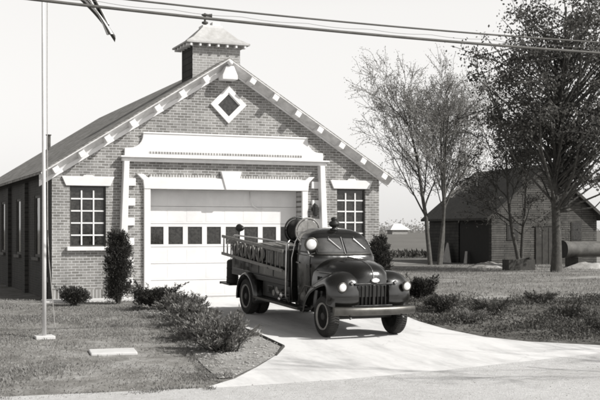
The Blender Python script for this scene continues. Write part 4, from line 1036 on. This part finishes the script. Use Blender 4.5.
def shrub(name, loc, w, d, h, n, L, Wd, mat, seed, label, cat='shrub', shape='dome', group=None, lumps=9, stemmat=None):
    """clumped shrub: small leaves in uneven lumps through the volume, on real stems"""
    rng = np.random.default_rng(seed)
    root = tag(empty(name, loc), label, cat, group)
    st = MB(); P = []; D = []
    for k in range(lumps):
        a = rng.uniform(0, 2 * PI); rr = rng.uniform(0.1, 0.8) ** 0.6
        if shape == 'column':
            z = h * (0.12 + 0.8 * (k + rng.random()) / lumps); f = 1 - max(0, (z / h - 0.55) / 0.45) ** 2 * 0.7
            c = np.array([cos(a) * w * 0.22 * f, sin(a) * d * 0.22 * f, z]); R = np.array([w * 0.3 * f, d * 0.3 * f, h * 0.11])
        else:
            c = np.array([cos(a) * w * 0.38 * rr, sin(a) * d * 0.38 * rr, h * (0.3 + 0.35 * rng.random() * (1.2 - rr))]); R = np.array([w * 0.17, d * 0.17, h * 0.24])
        st.tube([(c[0] * 0.15, c[1] * 0.15, -0.03), tuple(c * np.array([0.6, 0.6, 0.6])), tuple(c)], [0.022, 0.014, 0.006], 5, caps=False)
        m = n // lumps; q = rng.normal(size=(m, 3)); q /= np.linalg.norm(q, axis=1)[:, None]; q *= rng.uniform(0.3, 1.1, m)[:, None]
        pts = c + q * R; pts[:, 2] = np.maximum(pts[:, 2], 0.03)
        P.append(pts); dd = q + np.array([0, 0, 0.7]); D.append(dd)
    for k in range(lumps * 3):
        a = rng.uniform(0, 2 * PI)
        if shape == 'column':
            z0 = rng.uniform(0.1, 0.95) * h; f = 1 - max(0, (z0 / h - 0.55) / 0.45) ** 2 * 0.75
            p0 = np.array([cos(a) * w * 0.3 * f, sin(a) * d * 0.3 * f, z0]); dv = np.array([cos(a) * 0.7, sin(a) * 0.7, 0.9])
        else:
            p0 = np.array([cos(a) * w * 0.25, sin(a) * d * 0.25, h * rng.uniform(0.25, 0.6)]); dv = np.array([cos(a), sin(a), rng.uniform(0.2, 1.3)])
        dv /= np.linalg.norm(dv); Ls = rng.uniform(0.12, 0.34) * (w if shape != 'column' else 0.75)
        st.tube([tuple(p0), tuple(p0 + dv * Ls)], [0.006, 0.003], 3, caps=False)
        m = 46; t = rng.uniform(0, 1, m)[:, None]
        P.append(p0 + dv * Ls * t + rng.normal(size=(m, 3)) * 0.035 * (1.15 - t)); D.append(np.repeat(dv[None, :], m, 0))
    st.build('stem', stemmat or M['bark'], root, fix=False)
    P = np.concatenate(P); D = np.concatenate(D)
    quads_obj('foliage', rhombi(P, L, Wd, rng, D, 1.0), mat, root)
    return root

def feather_shrub(loc, w, h, seed, label, nst=70, group=None, mat=None):
    rng = np.random.default_rng(seed)
    root = tag(empty('juniper_shrub', loc), label, 'shrub', group)
    st = MB(); P = []; D = []
    for k in range(nst):
        a = rng.uniform(0, 2 * PI); lean = rng.uniform(0.25, 1.15); L = h * rng.uniform(0.65, 1.15) / max(cos(lean), 0.55)
        d = np.array([cos(a) * sin(lean), sin(a) * sin(lean), cos(lean)]); p = np.array([rng.normal() * w * 0.08, rng.normal() * w * 0.08, 0])
        L = min(L, w * 0.62)
        end = p + d * L + np.array([0, 0, -0.12 * L * lean]); mid = p + d * L * 0.55 + np.array([0, 0, 0.03])
        st.tube([tuple(p), tuple(mid), tuple(end)], [0.011, 0.008, 0.004], 3, caps=False)
        for t in np.linspace(0.25, 1.0, 13):
            c = p * (1 - t) ** 2 + 2 * mid * t * (1 - t) + end * t * t
            m = 5; P.append(c + rng.normal(size=(m, 3)) * 0.025 * (1.3 - 0.6 * t)); D.append(np.repeat(d[None, :], m, 0))
    st.build('stem', M['bark'], root, fix=False)
    P = np.concatenate(P); D = np.concatenate(D)
    P[:, 2] = np.maximum(P[:, 2], 0.02)
    quads_obj('foliage', rhombi(P, 0.085, 0.026, rng, D, 0.9), mat or M['feather'], root)

def at(x, y): return (x, y, gz(x, y))
shrub('columnar_shrub', at(1.5, -1.9), 0.82, 0.8, 2.0, 20000, 0.065, 0.02, M['needle'], 1, 'tall dark columnar evergreen left of the garage door', shape='column', lumps=34)
shrub('low_shrub', at(0.2, -2.1), 1.0, 0.9, 0.6, 8000, 0.065, 0.02, M['needle'], 2, 'low dark rounded shrub below the left window', lumps=12)
shrub('spreading_shrub', at(1.85, -4.6), 1.5, 1.2, 0.72, 10000, 0.075, 0.022, M['needle'], 3, 'low dark spreading evergreen in front of the garage door corner', lumps=15)
feather_shrub(at(1.75, -7.2), 1.15, 0.55, 4, 'feathery shrub nearest the garage in the bed by the drive', 80)
feather_shrub(at(1.5, -8.9), 1.15, 0.55, 5, 'feathery shrub in the middle of the bed by the drive', 80)
feather_shrub(at(1.2, -10.6), 1.1, 0.5, 6, 'feathery shrub just behind the front one in the bed', 75)
feather_shrub(at(1.15, -12.1), 1.35, 0.72, 7, 'biggest feathery shrub at the front tip of the bed', 85)
shrub('corner_shrub', at(10.0, -0.75), 0.78, 0.75, 1.85, 12000, 0.075, 0.025, M['needle'], 8, 'dark upright evergreen behind the cab at right corner of station', shape='column', lumps=26)
shrub('low_shrub', at(10.0, -3.4), 1.15, 0.9, 0.85, 8000, 0.075, 0.025, M['needle'], 9, 'dark bush beside the right headlight of the truck', lumps=12)
shrub('weedy_shrub', at(8.3, -7.6), 1.0, 0.9, 0.5, 3500, 0.07, 0.022, M['weed'], 10, 'small scruffy bush in the dark ground cover by the drive', lumps=9)

# ------------------------------------------------------------------ ground cover, weeds, grass (uncountable)
def scatter(poly, n, rng, dens=None):
    P = np.array(poly); lo, hi = P.min(0), P.max(0); out = []
    while len(out) < n:
        c = rng.uniform(lo, hi, size=(n, 2))
        for x, y in c:
            if inside(poly, x, y) and (dens is None or rng.random() < dens(x, y)): out.append((x, y))
            if len(out) >= n: break
    return np.array(out)
def pnoise(x, y, s=1.0):
    return 0.5 + 0.25 * sin(x * 1.7 * s + 2.1 * sin(y * 0.9 * s)) + 0.25 * sin(y * 2.3 * s + 1.7 * sin(x * 1.3 * s + 1.0))
rng = np.random.default_rng(77)
xy = scatter(COVER, 60000, rng, lambda x, y: min(1.0, (0.08 + 1.3 * pnoise(x * 0.8, y * 1.7) * pnoise(x * 0.35 + 2, y * 0.8))) * (1.0 if x < 17 else 0.45))
hgt = np.array([0.03 + 0.24 * pnoise(x + 3, y, 1.6) ** 2 for x, y in xy])
z = np.array([gz(x, y) for x, y in xy]) + rng.uniform(0, 1, len(xy)) * hgt
P = np.column_stack([xy, z])
tag(quads_obj('ground_cover', rhombi(P, 0.075, 0.024, rng, np.tile([0, 0, 0.6], (len(P), 1)), 1.6), M['weed']), 'dark weedy ground cover right of the concrete driveway', 'ground cover', kind='stuff')
# individual weed clumps standing above the cover
wl_ = ['nearest the truck bumper', 'behind the nearest one by the drive curve', 'in the middle of the dark cover', 'toward the right edge of the picture', 'at the back of the cover near the lawn', 'close to the drive edge at right']
for k, (x, y) in enumerate(((8.0, -9.6), (9.3, -8.4), (10.8, -9.4), (14.2, -10.4), (12.2, -6.2), (10.2, -11.6))):
    shrub('weed_clump', at(x, y), 0.9 + 0.15 * (k % 3), 0.8, 0.34 + 0.06 * (k % 2), 1500, 0.075, 0.018, M['weed'] if k % 3 else M['weed_dry'], 60 + k, 'scruffy weed clump ' + wl_[k], 'weed', group='weed clumps in the ground cover', lumps=7)
# weeds along the field edge
FE = [(20, 39.6), (36, 39.2), (60, 39.6), (60, 40.9), (36, 40.6), (20, 41.2)]
xy = scatter(FE, 6000, rng); P = np.column_stack([xy, np.zeros(len(xy)) + rng.uniform(0.0, 0.4, len(xy))])
tag(quads_obj('weeds', rhombi(P, 0.35, 0.1, rng, np.tile([0, 0, 1.0], (len(P), 1)), 1.0), M['weed']), 'dark strip of weeds along the near edge of the field', 'weeds', kind='stuff')
# grass
def grass(name, poly, n, h, label, dens=None, avoid=()):
    xy = scatter(poly, n, rng, dens)
    keep = np.array([not any(inside(a, x, y) for a in avoid) for x, y in xy]); xy = xy[keep]
    P = np.column_stack([xy, [gz(x, y) for x, y in xy]])
    hh = np.array([h * (0.5 + pnoise(x, y, 0.7)) for x, y in xy])
    V = rhombi(P, hh, 0.016 + 0 * hh, rng, np.tile([0, 0, 1.0], (len(P), 1)), 1.1)
    V[:, :, 2] = np.maximum(V[:, :, 2], (P[:, 2] - 0.01)[:, None])
    tag(quads_obj(name, V, M['blade']), label, 'grass', kind='stuff')
LAWN_L = [(-9, -15.0), (-3.3, -15.15), (-1.5, -15.3), (0.2, -15.1), (0.3, -13.6), (0.48, -12.5), (0.72, -11.1), (0.98, -8.3), (1.42, -5.0), (1.68, -2.4), (2.55, -2.3), (2.55, -0.85), (-0.4, -0.85), (-0.4, 0.5), (-9, 6)]
grass('lawn_grass', LAWN_L, 70000, 0.05, 'short mown grass of the front lawn around the flagpole', lambda x, y: max(0.03, min(1, 1.7 * pnoise(x * 1.3, y * 1.5, 0.9) * pnoise(x * 0.45 + 4, y * 0.7, 1.0) + 0.1)), avoid=[[(-1.26, -12.0), (-0.36, -12.0), (-0.36, -11.4), (-1.26, -11.4)], [(-1.93, -9.76), (-1.5, -9.76), (-1.5, -9.3), (-1.93, -9.3)]])
EDGE = [(-0.15, -15.1), (0.5, -14.9), (0.75, -13.6), (0.75, -12.5), (1.0, -11.1), (1.25, -8.3), (1.7, -5.0), (1.95, -2.4), (1.55, -2.4), (1.3, -5.0), (0.85, -8.3), (0.6, -11.1), (0.35, -12.5), (0.2, -13.6)]
grass('edge_grass', EDGE, 7000, 0.06, 'ragged fringe of grass creeping over the planting bed edge', lambda x, y: max(0.0, pnoise(x * 2.1, y * 2.6, 1.3) - 0.25))
ROADEDGE = [(-9, -15.35), (-3.3, -15.2), (-1.5, -15.3), (-0.1, -15.35), (-0.1, -15.75), (-1.5, -15.75), (-3.3, -15.6), (-9, -15.85)]
grass('verge_grass', ROADEDGE, 5000, 0.06, 'ragged grass where the front lawn meets the gravel road', lambda x, y: max(0.0, (pnoise(x * 1.9, y * 2.4, 1.6) - 0.3) * (1.0 + (y + 15.3) * 1.6)))
LAWN_R = [(8.0, -3.2), (10, -3.0), (12.4, -4.2), (16, -4.1), (30, -3.4), (42, 12), (44, 22), (30, 24), (24, 24), (16, 14), (10.6, 3)]
grass('lawn_grass', LAWN_R, 45000, 0.09, 'rough grass between the station and the barn', lambda x, y: 0.2 + 0.8 * pnoise(x * 0.7, y * 1.6, 0.8), avoid=dirt_polys)
# stones scattered over the bed (uncountable gravel)
rk = MB(); xy = scatter(BED, 1000, rng)
for x, y in xy:
    s = rng.uniform(0.01, 0.04); c = Vector((x, y, gz(x, y) + 0.012 + s * 0.3))
    vs = [c + Vector((rng.normal() * 0.15 + d[0], rng.normal() * 0.15 + d[1], (rng.normal() * 0.1 + d[2]) * 0.7)) * s for d in ((1, 0, 0), (-1, 0, 0), (0, 1, 0), (0, -1, 0), (0, 0, 1), (0, 0, -1))]
    rk.add(vs, [(0, 2, 4), (2, 1, 4), (1, 3, 4), (3, 0, 4), (2, 0, 5), (1, 2, 5), (3, 1, 5), (0, 3, 5)])
tag(rk.build('bed_stones', M['rock'], None), 'loose pale stones scattered over the planting bed', 'stones', kind='stuff')
rk = MB()
RDP = [(-8, -19.5), (20, -19.5), (14, -14.9), (8, -15.3), (4, -15.4), (0.2, -15.35), (-3, -15.2), (-8, -15.4)]
xy = scatter(RDP, 2600, rng)
for x, y in xy:
    s = rng.uniform(0.008, 0.024); c = Vector((x, y, gz(x, y) + 0.008 + s * 0.3))
    vs = [c + Vector((rng.normal() * 0.15 + d[0], rng.normal() * 0.15 + d[1], (rng.normal() * 0.1 + d[2]) * 0.7)) * s for d in ((1, 0, 0), (-1, 0, 0), (0, 1, 0), (0, -1, 0), (0, 0, 1))]
    rk.add(vs, [(0, 2, 4), (2, 1, 4), (1, 3, 4), (3, 0, 4)])
tag(rk.build('road_stones', M['rock'], None), 'loose stones strewn along the near gravel road', 'stones', kind='stuff')

# ------------------------------------------------------------------ barn
BN = tag(empty('barn', (29.5, 24.1, 0), (0, 0, rad(-5.7))), 'weathered wooden barn with dark roof behind the trees', 'barn')
BW, BL, BE, BA = 7.0, 9.3, 3.0, 5.85
bx = BW / 2
b = MB(); b.quad((0, 0, -0.1), (BW, 0, -0.1), (BW, 0, BE), (0, 0, BE)); b.poly([(0, 0, BE), (BW, 0, BE), (bx, 0, BA - 0.1)]); b.build('front_wall', M['siding'], BN, fix=False)
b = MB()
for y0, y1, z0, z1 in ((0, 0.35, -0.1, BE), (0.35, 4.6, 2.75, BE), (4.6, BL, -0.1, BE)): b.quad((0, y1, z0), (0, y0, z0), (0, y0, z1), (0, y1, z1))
b.build('side_wall', M['siding_shaded'], BN, fix=False)  # shade of this side comes from the darker siding colour
b = MB(); b.quad((BW, 0, -0.1), (BW, BL, -0.1), (BW, BL, BE), (BW, 0, BE)); b.build('side_wall', M['siding_shaded'], BN, fix=False)
b = MB(); b.poly([(BW, BL, -0.1), (0, BL, -0.1), (0, BL, BE), (bx, BL, BA - 0.1), (BW, BL, BE)]); b.build('back_wall', M['siding'], BN, fix=False)
b = MB(); b.box(0.05, 0.1, 0.36, 4.59, -0.05, 2.74); b.build('doorway', M['void'], BN)
b = MB(); sl = (BA - BE) / bx
for s in (-1, 1):
    xe = bx + s * (bx + 0.45); ze = BA - sl * (bx + 0.45)
    b.prism([(xe, -0.4, ze), (bx, -0.4, BA), (bx, -0.4, BA + 0.14), (xe, -0.4, ze + 0.14)], (0, BL + 0.8, 0))
b.build('roof', M['barn_roof'], BN)
for s in (-1, 1):
    xe = bx + s * (bx + 0.46); ze = BA - sl * (bx + 0.46)
    b = MB(); b.prism([(xe, -0.43, ze - 0.06), (bx, -0.43, BA - 0.06), (bx, -0.43, BA + 0.15), (xe, -0.43, ze + 0.15)], (0, 0.028, 0)); b.build('rake_board', M['barn_dark'], BN)
b = MB(); b.box(2.85, 4.2, -0.05, 0.01, 0.0, 2.25); bd = b.build('door', M['barn_dark'], BN, bevel=0.01)
b = MB()
for x in (2.87, 3.3, 3.72, 4.14): b.box(x, x + 0.04, -0.075, -0.045, 0.05, 2.2)
b.box(2.7, 4.35, -0.08, 0.0, 2.27, 2.42); b.build('batten', M['timber'], bd)
b = MB(); b.box(5.25, 5.98, -0.04, 0.01, 1.35, 2.55); bw = b.build('window', M['barn_dark'], BN)
b = MB(); b.box(5.33, 5.9, -0.05, -0.035, 1.43, 2.47); b.build('pane', M['glass'], bw)
b = MB(); b.box(1.0, 1.75, -0.04, 0.01, 1.45, 2.45); bw = b.build('window', M['barn_dark'], BN)
b = MB(); b.box(1.07, 1.68, -0.05, -0.035, 1.52, 2.38); b.build('pane', M['glass'], bw)
BM = BN.matrix_basis
def bpt(x, y, z=0): return Matrix.Translation((29.5, 24.1, 0)) @ Matrix.Rotation(rad(-5.7), 4, 'Z') @ Vector((x, y, z))
# boards leaning on the dark side
o = MB().add([(0, 0, 0), (0.0, 1.5, 0), (0.25, 1.2, 1.25), (0.25, 1.0, 1.25), (-0.03, 0, 0), (-0.03, 1.5, 0), (0.22, 1.2, 1.25), (0.22, 1.0, 1.25)], [(0, 1, 2, 3), (7, 6, 5, 4), (0, 3, 7, 4), (1, 5, 6, 2), (0, 4, 5, 1), (3, 2, 6, 7)]).build('leaning_board', M['plank'], None)
o.location = bpt(-0.45, 4.7); o.rotation_euler = (0, 0, rad(-5.7)); tag(o, 'larger pale triangular board leaning on the dark barn side', 'board', 'boards leaning on the barn')
o = MB().add([(0, 0, 0), (0.0, 0.45, 0), (0.22, 0.7, 0.75), (0.22, 0.4, 0.75), (-0.03, 0, 0), (-0.03, 0.45, 0), (0.19, 0.7, 0.75), (0.19, 0.4, 0.75)], [(0, 1, 2, 3), (7, 6, 5, 4), (0, 3, 7, 4), (1, 5, 6, 2), (0, 4, 5, 1), (3, 2, 6, 7)]).build('leaning_board', M['plank'], None)
o.location = bpt(-0.35, 2.6); o.rotation_euler = (0, 0, rad(-5.7)); tag(o, 'small pale board standing in the dark barn doorway', 'board', 'boards leaning on the barn')
# big iron pipe on timbers
PIP = tag(empty('iron_pipe', (30.6, 18.6, 0)), 'long fat iron pipe lying on timbers in front of the barn', 'pipe')
b = MB(); b.tube([(0, 0, 1.0), (9.5, -0.2, 1.0)], 0.43, 28, caps=False); b.tube([(0.0, 0, 1.0), (0.22, 0, 1.0)], 0.475, 28, caps=False); b.build('barrel', M['pipe'], PIP, smooth=True, fix=False)
b = MB(); b.lathe([(0.0, 0.05), (0.42, 0.05), (0.465, 0.0), (0.43, -0.01), (0.0, 0.03)], (0, 0, 1.0), 'x', 28); b.build('end_cap', M['pipe_dark'], PIP)
for x in (0.7, 4.2, 8.0):
    b = MB(); b.box(x - 0.14, x + 0.14, -0.6, 0.6, 0.0, 0.58); b.build('support_timber', M['timber'], PIP, bevel=0.02)
# dark box of scrap timber beside the big trunk
CR = tag(empty('scrap_box', (26.2, 16.2, 0), (0, 0, rad(-4))), 'low dark wooden box of scrap between the two tree trunks', 'box')
b = MB(); b.box(-0.75, 0.75, -0.35, -0.3, 0.0, 0.55); b.box(-0.75, 0.75, 0.3, 0.35, 0.0, 0.55); b.box(-0.75, -0.7, -0.3, 0.3, 0.0, 0.55); b.box(0.7, 0.75, -0.3, 0.3, 0.0, 0.55); b.build('side_boards', M['timber'], CR)
b = MB()
for k in range(5): r = random.Random(k + 3); b.tube([(-0.68 + 0.3 * k, -0.25 + 0.1 * k, 0.42 + 0.05 * k), (0.75 - 0.2 * r.random(), 0.22 - 0.09 * k, 0.5 + 0.2 * r.random())], 0.05, 6)
b.build('scrap', M['timber'], CR)
# pale heaps of sand before the barn
def heap(loc, w, d, h, seed, label):
    r = np.random.default_rng(seed); rows = []; b = MB(); N = 18
    for i in range(N + 1):
        row = []
        for j in range(N + 1):
            u, v = -1 + 2 * i / N, -1 + 2 * j / N; q = max(0, 1 - (u * u + v * v)); 
            row.append((u * w, v * d, h * q * (0.6 + 0.5 * pnoise(u * 3 + seed, v * 3)) - 0.02 + r.uniform(0, 0.03) * q))
        rows.append(row)
    b.grid(rows); o = b.build('sand_heap', M['sand'], None, smooth=True, fix=False); o.location = loc; tag(o, label, 'heap', 'pale heaps of sand')
heap((26.8, 19.9, 0), 1.5, 0.9, 0.32, 1, 'low pale sand heap left of the big trunk')
heap((31.0, 16.6, 0), 1.8, 0.8, 0.38, 2, 'pale sand heap under the end of the iron pipe')
heap((34.5, 16.5, 0), 2.0, 0.8, 0.3, 3, 'flattest sand heap, farther along the pipe at right')

# ------------------------------------------------------------------ far distance
hz = (108.0, 300.0)
def far(x, y): return (x, y, gz(x, y))
FH = tag(empty('farmhouse', far(171.4, 314)), 'tiny white roofed farmhouse on the horizon beyond the field', 'farmhouse')
b = MB(); b.box(-3, 3, -2, 2, -0.5, 1.6); b.build('wall', M['barn_board'], FH)
b = MB(); b.add([(-4.0, -2.6, 1.5), (4.0, -2.6, 1.5), (4.0, 2.6, 1.5), (-4.0, 2.6, 1.5), (-1.4, 0, 3.7), (1.4, 0, 3.7)], [(0, 1, 5, 4), (1, 2, 5), (2, 3, 4, 5), (3, 0, 4), (3, 2, 1, 0)]); b.build('roof', M['cove'], FH)
rng = np.random.default_rng(99); P = []
for k in range(150):
    x = rng.uniform(60, 330); y = 420 + rng.normal() * 12; s = rng.uniform(2.0, 4.2)
    n = 70; q = rng.normal(size=(n, 3)) * np.array([s * 0.9, s * 0.9, s * 0.42]); q[:, 2] += s * 0.7
    P.append(np.array([x, y, gz(x, y)]) + q)
P = np.concatenate(P); P = P[P[:, 2] > 0.8]
tag(quads_obj('far_woods', rhombi(P, 0.9, 0.6, rng), leafmat('hazed_foliage', 0.3, 0.44, 0.3)), 'hazy line of far woods along the horizon', 'woods', kind='stuff')  # leaf colour lightened to paint in distance haze

# ------------------------------------------------------------------ camera, light, world
cam = bpy.data.cameras.new('camera'); co = bpy.data.objects.new('camera', cam); col.objects.link(co); scene.camera = co
co.location = (-5.18, -31.67, 2.0); co.rotation_euler = (rad(90), 0, rad(-22))
cam.sensor_width = 36.0; cam.lens = 36.0 * 1100 / 600; cam.shift_y = 31.0 / 600; cam.clip_end = 3000; cam.clip_start = 0.1

SUN_AZ, SUN_EL = 47.0, 40.0           # azimuth to the right of the facade normal
sd = Vector((sin(rad(SUN_AZ)) * cos(rad(SUN_EL)), -cos(rad(SUN_AZ)) * cos(rad(SUN_EL)), sin(rad(SUN_EL))))
sl_ = bpy.data.lights.new('sun', 'SUN'); so = bpy.data.objects.new('sun', sl_); col.objects.link(so)
sl_.energy = 5.0; sl_.angle = rad(0.5); sl_.color = (1.0, 0.985, 0.95)
so.rotation_euler = (-sd).to_track_quat('-Z', 'Y').to_euler()

w = bpy.data.worlds.new('World'); scene.world = w; w.use_nodes = True
nt = w.node_tree; bg = nt.nodes['Background']
sky = node(nt, 'ShaderNodeTexSky', sky_type='NISHITA'); sky.sun_disc = False
sky.sun_elevation = rad(SUN_EL); sky.sun_rotation = math.atan2(sd.x, sd.y); sky.air_density = 1.0; sky.dust_density = 3.0; sky.ozone_density = 1.0
bw_ = node(nt, 'ShaderNodeRGBToBW'); nt.links.new(sky.outputs[0], bw_.inputs[0])
# hazy monochrome sky: paler toward the horizon
tc = node(nt, 'ShaderNodeTexCoord'); sp_ = node(nt, 'ShaderNodeSeparateXYZ'); nt.links.new(tc.outputs['Generated'], sp_.inputs[0])
hr_ = ramp(nt, [(0.0, (1.0,) * 3 + (1,)), (0.2, (1.0,) * 3 + (1,)), (0.5, (0.1,) * 3 + (1,)), (1.0, (0.0,) * 3 + (1,))]); nt.links.new(sp_.outputs['Z'], hr_.inputs['Fac'])
ma = node(nt, 'ShaderNodeMath', operation='MULTIPLY_ADD'); ma.inputs[1].default_value = 9.6
nt.links.new(hr_.outputs['Color'], ma.inputs[0]); nt.links.new(bw_.outputs[0], ma.inputs[2])
mixc = node(nt, 'ShaderNodeMix', data_type='RGBA', blend_type='MULTIPLY'); mixc.inputs['Factor'].default_value = 1; mixc.inputs['B'].default_value = (1.0, 0.985, 0.965, 1)
nt.links.new(ma.outputs[0], mixc.inputs['A']); nt.links.new(mixc.outputs['Result'], bg.inputs['Color'])
bg.inputs['Strength'].default_value = 0.075

scene.view_settings.view_transform = 'Standard'; scene.view_settings.look = 'None'; scene.view_settings.exposure = 0; scene.view_settings.gamma = 1
scene.render.engine = 'CYCLES'
scene.cycles.filter_width = 1.9; scene.cycles.max_bounces = 6; scene.cycles.use_denoising = True
